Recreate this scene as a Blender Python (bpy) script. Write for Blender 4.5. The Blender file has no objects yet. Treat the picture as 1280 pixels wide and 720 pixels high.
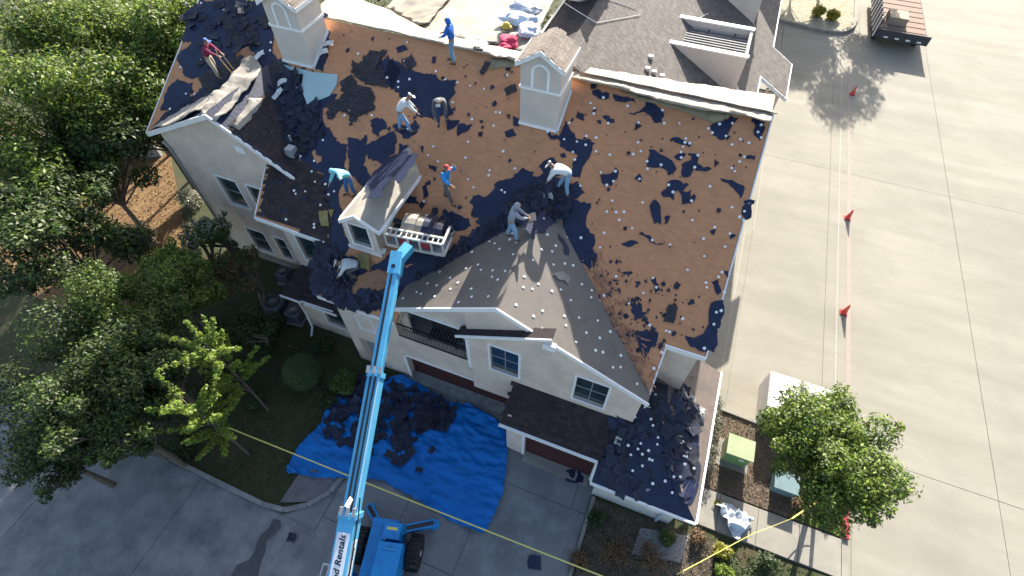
import bpy, bmesh, math, random
import numpy as np
from mathutils import Vector, Matrix, noise
from mathutils.geometry import tessellate_polygon
R = math.radians
sc = bpy.context.scene
C = sc.collection

# ------------------------------------------------------------------ camera
CAM_H = 22.0
YAW, PIT = R(21.5), R(36.4)
cd = bpy.data.cameras.new('drone_camera'); cd.lens = 18.0; cd.sensor_width = 36.0
cd.clip_start = 0.2; cd.clip_end = 2000
cam = bpy.data.objects.new('drone_camera', cd); C.objects.link(cam)
cam.location = (0, 0, CAM_H); cam.rotation_euler = (PIT, 0, YAW)
sc.camera = cam
# ------------------------------------------------------------------ world and sun
SUN_EL, SUN_AZ = R(24.5), R(-3.0)       # azimuth clockwise from +Y
w = bpy.data.worlds.new('World'); sc.world = w; w.use_nodes = True
nt = w.node_tree; nt.nodes.clear()
wo = nt.nodes.new('ShaderNodeOutputWorld'); bg = nt.nodes.new('ShaderNodeBackground')
sky = nt.nodes.new('ShaderNodeTexSky'); sky.sky_type = 'NISHITA'; sky.sun_disc = False
sky.sun_elevation = SUN_EL; sky.sun_rotation = SUN_AZ
sky.altitude = 20; sky.air_density = 1.0; sky.dust_density = 2.2; sky.ozone_density = 0.6
bg.inputs['Strength'].default_value = 0.10
nt.links.new(sky.outputs[0], bg.inputs[0]); nt.links.new(bg.outputs[0], wo.inputs[0])
sl = bpy.data.lights.new('sun', 'SUN'); sl.energy = 5.0; sl.angle = R(0.5); sl.color = (1.0, 0.93, 0.82)
so = bpy.data.objects.new('sun', sl); C.objects.link(so)
sd = Vector((math.sin(SUN_AZ) * math.cos(SUN_EL), math.cos(SUN_AZ) * math.cos(SUN_EL), math.sin(SUN_EL)))
so.rotation_euler = sd.to_track_quat('Z', 'Y').to_euler(); so.location = (0, 60, 60)
sc.view_settings.view_transform = 'Standard'; sc.view_settings.look = 'None'
sc.view_settings.exposure = 1.6; sc.view_settings.gamma = 1.0

# ------------------------------------------------------------------ survey helpers
# the drone's position and tilt are known, so a sighting (u, v) on a known plane gives the place of a thing
_M = Matrix.Rotation(YAW, 3, 'Z') @ Matrix.Rotation(PIT, 3, 'X')
CO = Vector((0, 0, CAM_H))
def ray(u, v): return _M @ Vector((u - 640.0, 360.0 - v, -640.0))
def atz(u, v, z=0.0):
    r = ray(u, v); return CO + r * ((z - CAM_H) / r.z)
def aty(u, v, Y):
    r = ray(u, v); return CO + r * (Y / r.y)
class Plane:
    def __init__(s, p, n): s.p = Vector(p); s.n = Vector(n).normalized()
    def at(s, u, v):
        r = ray(u, v); return CO + r * ((s.p - CO).dot(s.n) / r.dot(s.n))
    def z(s, x, y): return s.p.z - (s.n.x * (x - s.p.x) + s.n.y * (y - s.p.y)) / s.n.z
    def pt(s, x, y): return Vector((x, y, s.z(x, y)))
SL = 0.57
MAIN = Plane((0, 8.5, 5.66), (0, -SL, 1))
RIDGE_Y, RIDGE_Z = 18.0, 5.66 + SL * 9.5

# ------------------------------------------------------------------ object helpers
ORG = {}
def tag(o, label=None, cat=None, group=None, kind=None):
    if label: o['label'] = label
    if cat: o['category'] = cat
    if group: o['group'] = group
    if kind: o['kind'] = kind
    return o
def thing(name, label, cat, loc=(0, 0, 0), rz=0.0, group=None):
    o = bpy.data.objects.new(name, None); C.objects.link(o)
    o.location = loc; o.rotation_euler = (0, 0, rz); o.empty_display_size = 0.2
    ORG[o.name] = Vector(loc)
    return tag(o, label, cat, group)
class MB:
    def __init__(s): s.v = []; s.f = []
    def add(s, vs, fs):
        b = len(s.v); s.v += [tuple(p) for p in vs]; s.f += [tuple(b + i for i in f) for f in fs]; return s
    def box(s, c, d, rot=None, taper=1.0):
        x, y, z = d[0] / 2, d[1] / 2, d[2] / 2
        vs = [Vector((i * x * (taper if k > 0 else 1), j * y * (taper if k > 0 else 1), k * z)) for k in (-1, 1) for j in (-1, 1) for i in (-1, 1)]
        if rot is not None: vs = [rot @ p for p in vs]
        vs = [p + Vector(c) for p in vs]
        return s.add(vs, [(0, 2, 3, 1), (4, 5, 7, 6), (0, 1, 5, 4), (2, 6, 7, 3), (0, 4, 6, 2), (1, 3, 7, 5)])
    def bx(s, x0, x1, y0, y1, z0, z1):
        return s.box(((x0 + x1) / 2, (y0 + y1) / 2, (z0 + z1) / 2), (x1 - x0, y1 - y0, z1 - z0))
    def beam(s, a, b, wd, ht, up=(0, 0, 1)):
        a, b = Vector(a), Vector(b); d = b - a; L = d.length; d.normalize()
        r = d.cross(Vector(up))
        if r.length < 1e-4: r = d.cross(Vector((0, 1, 0)))
        r.normalize(); u = r.cross(d)
        rot = Matrix((r, d, u)).transposed()
        return s.box((a + b) / 2, (wd, L, ht), rot)
    def tube(s, pts, r, n=6, cap=True):
        pts = [Vector(p) for p in pts]; rr = r if isinstance(r, (list, tuple)) else [r] * len(pts)
        vs = []; fs = []
        for i, p in enumerate(pts):
            d = (pts[min(i + 1, len(pts) - 1)] - pts[max(i - 1, 0)]).normalized()
            a = d.cross(Vector((0, 0, 1)))
            if a.length < 1e-3: a = Vector((1, 0, 0))
            a.normalize(); b = a.cross(d)
            for k in range(n):
                t = 2 * math.pi * k / n; vs.append(p + (a * math.cos(t) + b * math.sin(t)) * rr[i])
        for i in range(len(pts) - 1):
            for k in range(n):
                k2 = (k + 1) % n; fs.append((i * n + k, i * n + k2, (i + 1) * n + k2, (i + 1) * n + k))
        if cap:
            fs.append(tuple(range(n - 1, -1, -1))); fs.append(tuple((len(pts) - 1) * n + k for k in range(n)))
        return s.add(vs, fs)
    def lathe(s, c, prof, n=16, axis=None):
        vs = []; fs = []; rot = axis if axis is not None else Matrix.Identity(3)
        for r, z in prof:
            for k in range(n):
                t = 2 * math.pi * k / n; vs.append(rot @ Vector((r * math.cos(t), r * math.sin(t), z)) + Vector(c))
        for i in range(len(prof) - 1):
            for k in range(n):
                k2 = (k + 1) % n; fs.append((i * n + k, i * n + k2, (i + 1) * n + k2, (i + 1) * n + k))
        fs.append(tuple(range(n - 1, -1, -1))); fs.append(tuple((len(prof) - 1) * n + k for k in range(n)))
        return s.add(vs, fs)
    def prism(s, pts, off):
        pts = [Vector(p) for p in pts]; off = Vector(off); n = len(pts)
        tris = tessellate_polygon([pts])
        lo = [p + off for p in pts]
        nrm = Vector((0, 0, 0))
        for t in tris: nrm += (pts[t[1]] - pts[t[0]]).cross(pts[t[2]] - pts[t[0]])
        flip = nrm.dot(off) > 0
        fs = [(t if not flip else t[::-1]) for t in tris] + [tuple(n + i for i in (t[::-1] if not flip else t)) for t in tris]
        # winding of the outline follows the triangles
        e0 = None
        for t in tris:
            for a, b in ((t[0], t[1]), (t[1], t[2]), (t[2], t[0])):
                if (b - a) % n == 1: e0 = 1; break
                if (a - b) % n == 1: e0 = -1; break
            if e0: break
        if flip: e0 = -e0
        for i in range(n):
            j = (i + 1) % n
            fs.append((i, n + i, n + j, j) if e0 == 1 else (j, n + j, n + i, i))
        return s.add(pts + lo, fs)
    def build(s, name, mat, parent=None, smooth=False, local=False, **kw):
        o3 = Vector((0, 0, 0))
        if parent is not None and not local:
            root = parent
            while root.parent: root = root.parent
            o3 = ORG.get(root.name, o3)
        me = bpy.data.meshes.new(name)
        me.from_pydata([(x - o3.x, y - o3.y, z - o3.z) for x, y, z in s.v], [], s.f)
        if smooth: me.polygons.foreach_set('use_smooth', [True] * len(me.polygons))
        if mat is not None: me.materials.append(mat)
        o = bpy.data.objects.new(name, me); C.objects.link(o)
        if parent is not None: o.parent = parent
        return tag(o, **kw)
def copy_tree(o, parent=None):
    c = o.copy(); C.objects.link(c)
    if parent is not None: c.parent = parent
    for ch in list(o.children): copy_tree(ch, c)
    return c
def inside(p, poly):
    x, y = p; r = False; j = len(poly) - 1
    for i in range(len(poly)):
        xi, yi = poly[i]; xj, yj = poly[j]
        if (yi > y) != (yj > y) and x < (xj - xi) * (y - yi) / (yj - yi) + xi: r = not r
        j = i
    return r

# ------------------------------------------------------------------ materials
MATS = {}
def mat(name, c1, c2=None, rough=0.8, scale=2.0, detail=6, bump=0.0, bscale=40, metal=0.0, spec=0.5, island=0.0, contrast=(0.35, 0.65), stretch=None, c3=None, s3=0.5, coat=0.0, t3=(0.55, 0.7)):
    if name in MATS: return MATS[name]
    m = bpy.data.materials.new(name); m.use_nodes = True; t = m.node_tree; N = t.nodes; L = t.links
    b = N['Principled BSDF']; b.inputs['Roughness'].default_value = rough; b.inputs['Metallic'].default_value = metal
    b.inputs['Specular IOR Level'].default_value = spec; b.inputs['Coat Weight'].default_value = coat
    b.inputs['Base Color'].default_value = (*c1, 1)
    tc = N.new('ShaderNodeTexCoord'); src = tc.outputs['Object']
    if stretch:
        mp = N.new('ShaderNodeMapping'); mp.inputs['Scale'].default_value = stretch; L.new(src, mp.inputs[0]); src = mp.outputs[0]
    out = None
    if c2:
        n = N.new('ShaderNodeTexNoise'); n.inputs['Scale'].default_value = scale; n.inputs['Detail'].default_value = detail; n.inputs['Roughness'].default_value = 0.62
        L.new(src, n.inputs['Vector'])
        r = N.new('ShaderNodeValToRGB'); r.color_ramp.elements[0].position = contrast[0]; r.color_ramp.elements[1].position = contrast[1]
        r.color_ramp.elements[0].color = (*c1, 1); r.color_ramp.elements[1].color = (*c2, 1)
        L.new(n.outputs['Fac'], r.inputs[0]); out = r.outputs[0]
    if c3:
        n = N.new('ShaderNodeTexNoise'); n.inputs['Scale'].default_value = s3; n.inputs['Detail'].default_value = 8; n.inputs['Roughness'].default_value = 0.7
        L.new(tc.outputs['Object'], n.inputs['Vector'])
        r = N.new('ShaderNodeValToRGB'); r.color_ramp.elements[0].position = t3[0]; r.color_ramp.elements[1].position = t3[1]
        r.color_ramp.elements[0].color = (0, 0, 0, 1); r.color_ramp.elements[1].color = (1, 1, 1, 1)
        L.new(n.outputs['Fac'], r.inputs[0])
        mx = N.new('ShaderNodeMix'); mx.data_type = 'RGBA'; L.new(r.outputs[0], mx.inputs[0])
        if out: L.new(out, mx.inputs[6])
        else: mx.inputs[6].default_value = (*c1, 1)
        mx.inputs[7].default_value = (*c3, 1); out = mx.outputs[2]
    if island:
        g = N.new('ShaderNodeNewGeometry'); mr = N.new('ShaderNodeMapRange'); mr.inputs[3].default_value = 1 - island; mr.inputs[4].default_value = 1 + island
        L.new(g.outputs['Random Per Island'], mr.inputs[0])
        hs = N.new('ShaderNodeHueSaturation'); L.new(mr.outputs[0], hs.inputs['Value'])
        if out: L.new(out, hs.inputs['Color'])
        else: hs.inputs['Color'].default_value = (*c1, 1)
        out = hs.outputs[0]
    if out: L.new(out, b.inputs['Base Color'])
    if bump:
        n = N.new('ShaderNodeTexNoise'); n.inputs['Scale'].default_value = bscale; n.inputs['Detail'].default_value = 5
        L.new(src, n.inputs['Vector'])
        bp = N.new('ShaderNodeBump'); bp.inputs['Strength'].default_value = bump; bp.inputs['Distance'].default_value = 0.03
        L.new(n.outputs['Fac'], bp.inputs['Height']); L.new(bp.outputs[0], b.inputs['Normal'])
    MATS[name] = m; return m
stucco = mat('stucco', (.72, .60, .50), (.64, .53, .44), .9, 1.2, bump=.3, bscale=60, c3=(.53, .45, .38), s3=.6, t3=(.45, .75))
stucco2 = mat('chimney_stucco', (.62, .56, .50), (.55, .50, .46), .9, 1.5, bump=.15, bscale=60)
white = mat('white_paint', (.86, .85, .84), (.78, .78, .78), .5, 3)
deck = mat('roof_decking', (.58, .275, .135), (.48, .225, .11), .85, 7, bump=.35, bscale=70, c3=(.40, .19, .10), s3=1.1, t3=(.50, .85), stretch=(.45, 1, 1))
felt = mat('black_felt', (.008, .014, .045), (.014, .023, .062), .55, 2.5, bump=.4, bscale=9, spec=.4)
tar = mat('torn_shingle', (.006, .009, .026), (.017, .022, .048), .7, 3, bump=.5, bscale=60, island=.6)
shing = mat('dark_shingle', (.040, .026, .028), (.022, .016, .020), .85, 5, bump=.5, bscale=120, island=.35)
shingL = mat('weathered_shingle', (.15, .13, .118), (.10, .088, .082), .9, 4, bump=.5, bscale=120, island=.16)
sheet = mat('grey_underlayment', (.145, .127, .108), (.118, .104, .09), .6, 1.2, bump=.12, bscale=6, spec=.6, c3=(.085, .077, .07), s3=.9)
creamy = mat('cream_underlayment', (.35, .32, .26), (.30, .275, .22), .75, .8, bump=.5, bscale=2.5)
cream2 = mat('tan_underlayment', (.35, .295, .23), (.30, .25, .195), .75, 1.0, bump=.5, bscale=3, stretch=(.3, 2, 1))
teal = mat('pale_teal_sheet', (.42, .56, .56), (.36, .50, .52), .5, 1.5)
glass = mat('window_glass', (.015, .03, .04), (.03, .05, .06), .08, 2, spec=.9)
dark = mat('dark_interior', (.012, .012, .014), None, .9)
black = mat('black_metal', (.015, .015, .018), None, .45)
redd = mat('garage_red', (.065, .018, .018), (.05, .014, .015), .6, 3)
conc = mat('light_concrete', (.31, .29, .24), (.245, .23, .185), .9, .55, bump=.1, bscale=60, c3=(.215, .205, .165), s3=.16, t3=(.45, .75), stretch=(.22, 1.1, 1))
drivem = mat('driveway_concrete', (.25, .25, .25), (.12, .125, .135), .85, .9, bump=.15, bscale=50, c3=(.26, .255, .235), s3=.45, t3=(.5, .72))
streetm = mat('street_concrete', (.24, .24, .24), (.12, .125, .13), .85, .9, bump=.15, bscale=60, c3=(.22, .22, .215), s3=1.1, t3=(.5, .75))
walkm = mat('sidewalk_concrete', (.30, .28, .24), (.24, .225, .195), .9, 1.2, bump=.15, bscale=60)
soil = mat('mulch', (.09, .065, .045), (.16, .12, .085), .95, 14, bump=1.0, bscale=25, c3=(.05, .035, .025), s3=1.5)
grassm = mat('grass_ground', (.035, .055, .015), (.065, .06, .03), .95, 3, bump=1.0, bscale=30, c3=(.09, .06, .035), s3=.5)
strawm = mat('pine_straw', (.13, .065, .03), (.22, .14, .06), .95, 2, bump=.8, bscale=25, stretch=(1, .3, 1))
tarpm = mat('blue_tarp', (.001, .17, .54), (.001, .14, .46), .5, 1.0, bump=.5, bscale=4, stretch=(.5, 1.4, 1), spec=.3)
liftb = mat('lift_blue', (.05, .30, .62), (.045, .27, .56), .5, 2)
liftd = mat('lift_deep_blue', (.012, .26, .62), (.010, .21, .54), .5, 2, c3=(.05, .10, .2), s3=4, t3=(.58, .75))
liftl = mat('boom_light_blue', (.11, .46, .72), (.085, .39, .65), .5, 2, c3=(.16, .28, .36), s3=5, t3=(.56, .74))
steel = mat('grey_steel', (.5, .5, .49), (.4, .4, .4), .5, 4)
rubber = mat('rubber', (.012, .012, .013), (.02, .02, .02), .8, 8)
yel = mat('yellow_tape', (.75, .66, .18), None, .5)
redm = mat('red_paint', (.38, .02, .04), (.25, .03, .04), .75, 6, c3=(.28, .2, .18), s3=6, t3=(.6, .66))
pipe = mat('grey_metal', (.33, .35, .37), None, .45, metal=.3)
def flat(name, c, rough=.85): return mat(name, c, tuple(x * .8 for x in c), rough, 25)

# ================================================================== GROUND
def struct(mb, name, m, parent=None): 
    o = mb.build(name, m, parent, local=True)
    if parent is None: o['kind'] = 'structure'
    return o
def sheet_poly(pts, z, th=.3): return MB().prism([(x, y, z) for x, y in pts], (0, 0, -th))
struct(MB().add([(-400, -200, -.02), (400, -200, -.02), (400, 900, -.02), (-400, 900, -.02)], [(0, 1, 2, 3)]), 'ground', grassm)
# pavements are a thin bed with separate slabs on it, joints open between them
def paving(name, bed, m, slabs, gap=.02, zt=.02, zb=-.012):
    base = struct(sheet_poly(bed, zb, .2), name, m)
    rnd = random.Random(len(name))
    for x0, x1, y0, y1 in slabs:
        s = MB().bx(x0 + gap / 2, x1 - gap / 2, y0 + gap / 2, y1 - gap / 2, zb + .004, zt + rnd.uniform(-.003, .003))
        s.build('slab', m, base, local=True)
    return base
lot = paving('parking_lot', [(3.0, 12.25), (10.7, 12.25), (10.7, 6.2), (13, -40), (90, -40), (90, 140), (-5, 140), (-5, 47), (3.0, 47)], conc,
    [(5.55, 9.62, 12.25, 31.4), (9.62, 16.5, 12.3, 31.4), (16.5, 30, 12.3, 31.4), (5.55, 9.62, 31.4, 49), (9.62, 16.5, 31.4, 49), (16.5, 30, 31.4, 49), (30, 60, 12.3, 31.4), (30, 60, 31.4, 49),
     (3.1, 5.55, 12.3, 31.4), (3.1, 5.55, 31.4, 47), (10.9, 16.5, 6.3, 12.3), (16.5, 30, -8, 12.3), (10.9, 16.5, -8, 6.3), (5.55, 9.62, 53.5, 75), (11.5, 16.5, 49, 75), (16.5, 40, 49, 75)])
drive = paving('driveway', [(-8.85, -12), (1.02, -12), (1.02, 7.0), (-3.2, 7.0), (-3.2, 8.9), (-8.6, 8.9), (-8.85, 3.3)], drivem,
    [(-8.8, -5.9, 1.7, 8.5), (-5.9, -3.1, 1.7, 8.5), (-3.1, .35, 5.62, 6.98), (.35, .95, 5.62, 6.98), (-3.1, .95, 1.7, 5.62), (-8.8, -3.1, -4, 1.7), (-3.1, 1.0, -4, 1.7)], gap=.03)
street = paving('street', [(-60, -40), (-8.87, -40), (-8.87, 1.2), (-60, 1.2)], streetm, [(-60 + i * 5.7, -54.3 + i * 5.7, -9, 1.15) for i in range(9)], gap=.025)
walk = paving('sidewalk', [(4.35, 6.9), (10.55, 6.95), (10.55, 8.45), (5.95, 8.45), (5.6, 9.0), (4.35, 9.0)], walkm,
    [(4.4, 5.9, 6.92, 8.42), (5.9, 7.41, 6.94, 8.42), (7.41, 8.98, 6.94, 8.42), (8.98, 10.53, 6.95, 8.42)], zt=.06)
st = [(342,648),(350,650),(352,658),(344,668),(334,676),(332,690),(326,704),(322,724),(286,724),(296,706),(310,700),(318,690),(321,678),(326,668),(336,660)]
struct(sheet_poly([tuple(atz(*p, .024))[:2] for p in st], .0245, .003), 'wet_stain', mat('wet_concrete', (.05, .052, .055), (.075, .078, .085), .55, 3))
st = [(352,660),(372,650),(366,664),(352,684),(344,706),(334,724),(326,724),(334,700),(342,676)]
struct(sheet_poly([tuple(atz(*p, .024))[:2] for p in st], .0245, .003), 'pale_stain', mat('pale_concrete', (.24, .24, .24), (.17, .17, .18), .85, 3))
# painted marks and curbs
struct(MB().bx(10.18, 10.22, 12.4, 48, .022, .028), 'parking_line', mat('worn_white_line', (.45, .44, .38), (.32, .30, .26), .9, 9))
struct(MB().bx(5.12, 5.18, 12.4, 24, .022, .028).bx(5.55, 5.61, 24, 31, .022, .028), 'paint_line', mat('pale_line', (.40, .37, .30), (.31, .29, .24), .9, 9))
struct(MB().bx(10.66, 10.86, 8.6, 46, .023, .029), 'fire_lane_line', mat('worn_pink_line', (.33, .25, .22), (.31, .285, .24), .9, 4))
struct(MB().bx(10.56, 10.78, 8.5, 12.2, -.1, .14), 'red_kerb', redm)
struct(MB().bx(10.56, 10.78, -10, 8.5, -.1, .03), 'kerb_ramp', walkm)
kb = MB(); pts = [(-40, 1.27), (-16.6, 1.27), (-11.3, 1.2), (-10.4, 1.33), (-9.63, 1.83), (-9.05, 2.6), (-8.88, 3.5)]
for a, b in zip(pts[:-1], pts[1:]):
    L = (Vector(b) - Vector(a)).length; n = max(1, int(L / 2.4))
    for k in range(n):
        p = Vector(a).lerp(Vector(b), k / n); q = Vector(a).lerp(Vector(b), (k + 1) / n); d = (q - p).normalized() * .008
        kb.beam((*(p + d), .04), (*(q - d), .04), .18, .2)
struct(kb, 'kerb', mat('kerb_concrete', (.28, .28, .27), (.18, .18, .18), .9, 3, bump=.2))
struct(sheet_poly([(-10.75, 1.5), (-9.7, 1.95), (-9.1, 2.7), (-8.95, 3.4), (-10.7, 3.4)], .05), 'kerb_apron', mat('apron_concrete', (.13, .12, .13), (.19, .18, .18), .9, 1.4, bump=.2))
struct(MB().beam((5.2, 12.2, .05), (7.25, 12.1, .05), .15, .16).beam((7.25, 12.1, .05), (10.6, 12.1, .05), .15, .16).beam((1.08, 6.4, .03), (.93, -3, .03), .14, .12), 'kerb', walkm)
struct(sheet_poly([(5.2, 8.5), (10.55, 8.5), (10.55, 12.05), (4.4, 12.05), (4.4, 9.05)], .03), 'planting_bed', soil)
struct(sheet_poly([(8.6, 8.52), (10.5, 8.52), (10.5, 10.4), (9.1, 10.6)], .045), 'lawn_corner', mat('lit_grass', (.08, .12, .02), (.13, .14, .04), .95, 5, bump=1, bscale=30))  # sunlight on this corner put into a brighter grass colour
struct(sheet_poly([(1.15, -6), (6.0, -6), (6.0, 6.5), (1.15, 6.35)], .03), 'planting_bed', mat('dry_bed', (.11, .085, .06), (.05, .045, .03), .95, 2.5, bump=1, bscale=22, c3=(.20, .16, .12), s3=.9))
struct(sheet_poly([(6.2, -6), (10.5, -6), (10.5, 6.9), (6.2, 6.6)], .035), 'lawn_corner', grassm)
struct(sheet_poly([(3.12, 5.95), (4.95, 6.35), (4.85, 5.3), (3.02, 4.9)], .06), 'stone_slab', mat('grey_stone', (.22, .22, .22), (.28, .27, .26), .8, 2))
struct(sheet_poly([(-21, 5), (-24, 11), (-31, 17), (-45, 15), (-45, 6)], .0), 'pine_straw_ground', strawm)
struct(sheet_poly([(-10.4, 1.15), (-9.62, 1.75), (-9.02, 2.6), (-8.87, 3.4), (-8.86, 1.15)], .012), 'driveway_corner', drivem)
# planting island across the lot, with its curved kerb
isl = [(4.5, 50.4), (5.8, 50.3), (7.2, 50.0), (8.9, 49.8), (10.2, 50.2), (10.9, 51.2), (11.2, 53), (11.3, 60), (4.5, 60)]
struct(sheet_poly(isl, .1), 'planting_island', mat('pale_gravel_bed', (.42, .40, .30), (.24, .22, .14), .95, 3, bump=1, bscale=20))
kb = MB()
for a, b in zip(isl[:-2], isl[1:-1]): kb.beam((*a, .03), (*b, .03), .35, .36)
struct(kb, 'kerb', walkm)

# ================================================================== HOUSE
house = thing('apartment_house', 'large tan stucco house with its shingles half stripped down to brown decking', 'house', (-8, 12, 0))
def P(mb, name, m, parent=house, **kw): return mb.build(name, m, parent, **kw)
YF, YB = 8.5, 8.32
def facade(x0, x1, z0, z1, Y, holes, depth=.18, clips=(), name='wall', m=stucco):
    xs = sorted({x0, x1, *[h[0] for h in holes], *[h[1] for h in holes]}); zs = sorted({z0, z1, *[h[2] for h in holes], *[h[3] for h in holes]})
    mb = MB()
    for i in range(len(xs) - 1):
        for k in range(len(zs) - 1):
            cx, cz = (xs[i] + xs[i + 1]) / 2, (zs[k] + zs[k + 1]) / 2
            if any(h[0] < cx < h[1] and h[2] < cz < h[3] for h in holes): continue
            a, b, c, d = xs[i], xs[i + 1], zs[k], zs[k + 1]
            mb.add([(a, Y, c), (b, Y, c), (b, Y, d), (a, Y, d)], [(0, 1, 2, 3)])
    for a, b, c, d in holes:
        q = Y + depth
        mb.add([(a, Y, c), (b, Y, c), (b, Y, d), (a, Y, d), (a, q, c), (b, q, c), (b, q, d), (a, q, d)], [(0, 4, 5, 1), (1, 5, 6, 2), (2, 6, 7, 3), (3, 7, 4, 0)])
    q = Y + depth
    mb.add([(x0, Y, z0), (x0, q, z0), (x0, q, z1), (x0, Y, z1)], [(0, 3, 2, 1)]).add([(x1, Y, z0), (x1, q, z0), (x1, q, z1), (x1, Y, z1)], [(0, 1, 2, 3)])
    o = P(mb, name, m)
    if clips:
        org = ORG[house.name]; bm = bmesh.new(); bm.from_mesh(o.data)
        for co, no in clips:
            bmesh.ops.bisect_plane(bm, geom=bm.verts[:] + bm.edges[:] + bm.faces[:], plane_co=Vector(co) - org, plane_no=Vector(no), clear_outer=True)
        bm.to_mesh(o.data); bm.free()
    return o
def window(x0, x1, z0, z1, Y, nx=2, nz=2, fr=.09, rec=.10):
    f = MB(); y0, y1 = Y - .035, Y + rec
    f.bx(x0 - fr, x1 + fr, y0, Y + .02, z1, z1 + fr).bx(x0 - fr, x1 + fr, y0 - .02, Y + .02, z0 - fr, z0)
    f.bx(x0 - fr, x0, y0, Y + .02, z0, z1).bx(x1, x1 + fr, y0, Y + .02, z0, z1)
    fo = P(f, 'window', white)
    wd, hd = (x1 - x0) / nx, (z1 - z0) / nz
    for i in range(nx):
        for k in range(nz):
            P(MB().bx(x0 + i * wd + .015, x0 + (i + 1) * wd - .015, Y + rec - .01, Y + rec + .005, z0 + k * hd + .015, z0 + (k + 1) * hd - .015), 'pane', glass, fo)
    s = MB()
    for i in range(1, nx): s.bx(x0 + i * wd - .018, x0 + i * wd + .018, Y + rec - .03, Y + rec + .008, z0, z1)
    for k in range(1, nz): s.bx(x0, x1, Y + rec - .032, Y + rec + .006, z0 + k * hd - .022, z0 + k * hd + .022)
    if len(s.v): P(s, 'sash_bar', pipe, fo)
    P(MB().bx(x0, x1, Y + rec + .02, Y + rec + .04, z0, z1), 'sash', black, fo)
    return fo

# cross gable over the garages
AX, AZ, AY = -3.82, 8.53, 8.38
SR, SLf = .506, .54
GR = Plane((AX, 0, AZ), (SR, 0, 1)); GL = Plane((AX, 0, AZ), (-SLf, 0, 1))
up = .10
cl = [((AX, 0, AZ - up), (SR, 0, 1)), ((AX, 0, AZ - up), (-SLf, 0, 1))]
facade(-11.2, 1.48, 0, 8.6, YF, [(-8.36, -5.1, 3.75, 6.12), (-8.5, -3.35, 0, 2.1), (-10.75, -9.75, 0, 2.2)], .35,
       clips=cl + [((0, YF, 5.5), (0, 0, 1))] if False else cl)
# the pier left of the balcony rises only to the main eave
facade(-5.0, 1.48, 2.0, 8.6, YB, [(-4.13, -3.02, 4.28, 6.02), (-.84, .30, 4.26, 5.96)], .15, clips=cl, name='bay_wall')
P(MB().bx(-5.0, 1.48, YB + .004, YF, 1.96, 2.1), 'bay_soffit', stucco)
window(-4.13, -3.02, 4.28, 6.02, YB); window(-.84, .30, 4.26, 5.96, YB)
# side walls and the block behind
for q in ((-11.2, -11.0, 8.52, 11.9, 0, 5.4), (-11.0, -8.0, 8.9, 9.0, 0, 5.4), (1.3, 1.46, 8.52, 10.38, 0, 5.5), (1.5, 2.88, 10.42, 10.6, 0, 6.58), (2.7, 2.86, 10.62, 17.9, 0, 6.6), (2.7, 2.86, 17.9, 28.1, 0, 6.3)): P(MB().bx(*q), 'wall', stucco)
P(MB().prism([(2.78, 10.5, 6.55), (2.78, 17.95, 10.75), (2.78, 26, 6.4)], (-.15, 0, 0)), 'gable_wall', stucco)
# balcony
P(MB().bx(-8.4, -5.05, 8.52, 10.6, 3.58, 3.7), 'balcony_floor', mat('balcony_floor', (.2, .2, .21), (.16, .16, .17), .8, 3))
P(MB().bx(-8.46, -8.36, 8.86, 10.5, 3.7, 6.25).bx(-5.1, -5.0, 8.86, 10.5, 3.7, 6.5).bx(-8.4, -5.0, 10.4, 10.5, 3.7, 6.5), 'balcony_wall', mat('balcony_shade_stucco', (.34, .36, .40), (.30, .32, .36), .9, 1.5))  # shade of the recess put into a bluer, darker stucco colour
P(MB().bx(-7.9, -6.6, 10.33, 10.38, 3.72, 5.8), 'balcony_door', glass)
P(MB().bx(-8.4, -5.08, YF - .06, YF + .06, 6.10, 6.22), 'lintel', white)
P(MB().bx(-6.75, -5.6, YF + .5, YF + .56, 5.75, 5.81), 'curtain_rail', white)
rail = MB().beam((-8.36, YF, 4.78), (-5.1, YF, 4.78), .05, .04).beam((-8.36, YF, 3.86), (-5.1, YF, 3.86), .04, .03)
rl = P(rail, 'railing', black)
for i in range(27): P(MB().bx(-8.3 + i * .122, -8.284 + i * .122, YF - .008, YF + .008, 3.875, 4.76), 'baluster', black, rl)
P(MB().bx(-5.12, -4.98, YB - .03, YB + .03, 3.7, 6.3).bx(-8.5, -8.38, YF - .03, YF + .02, 0, 2.2).bx(-8.5, -3.0, YF - .035, YF + .02, 2.1, 2.2), 'corner_trim', white)
# garage doors: sections are their own pieces
def garage_door(x0, x1, z1, Y, n=4):
    d = P(MB().bx(x0, x1, Y + .03, Y + .08, 0, z1), 'garage_door', redd)
    h = z1 / n
    for k in range(n):
        P(MB().bx(x0 + .02, x1 - .02, Y, Y + .03, k * h + .012, (k + 1) * h - .012), 'door_section', redd, d)
garage_door(-8.45, -3.3, 2.12, 8.86)
P(MB().bx(-8.5, -3.3, 8.3, 8.84, 0, .06), 'threshold', mat('threshold', (.3, .3, .28), (.2, .2, .2), .9, 3))
facade(-3.0, .92, 0, 2.84, 7.0, [(-2.2, .68, 0, 2.42)], .15, name='garage_wall')
P(MB().bx(-3.0, -2.85, 7.16, 8.3, 0, 3.2), 'garage_wall', stucco)
garage_door(-2.2, .68, 2.42, 7.16)
P(MB().bx(-2.32, .80, 6.965, 7.02, 2.42, 2.56).bx(-2.32, -2.2, 6.965, 7.02, 0, 2.42).bx(.68, .80, 6.965, 7.02, 0, 2.42), 'door_trim', white)
P(MB().bx(-2.2, .68, 6.7, 7.14, 0, .1), 'threshold', walkm)
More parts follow.
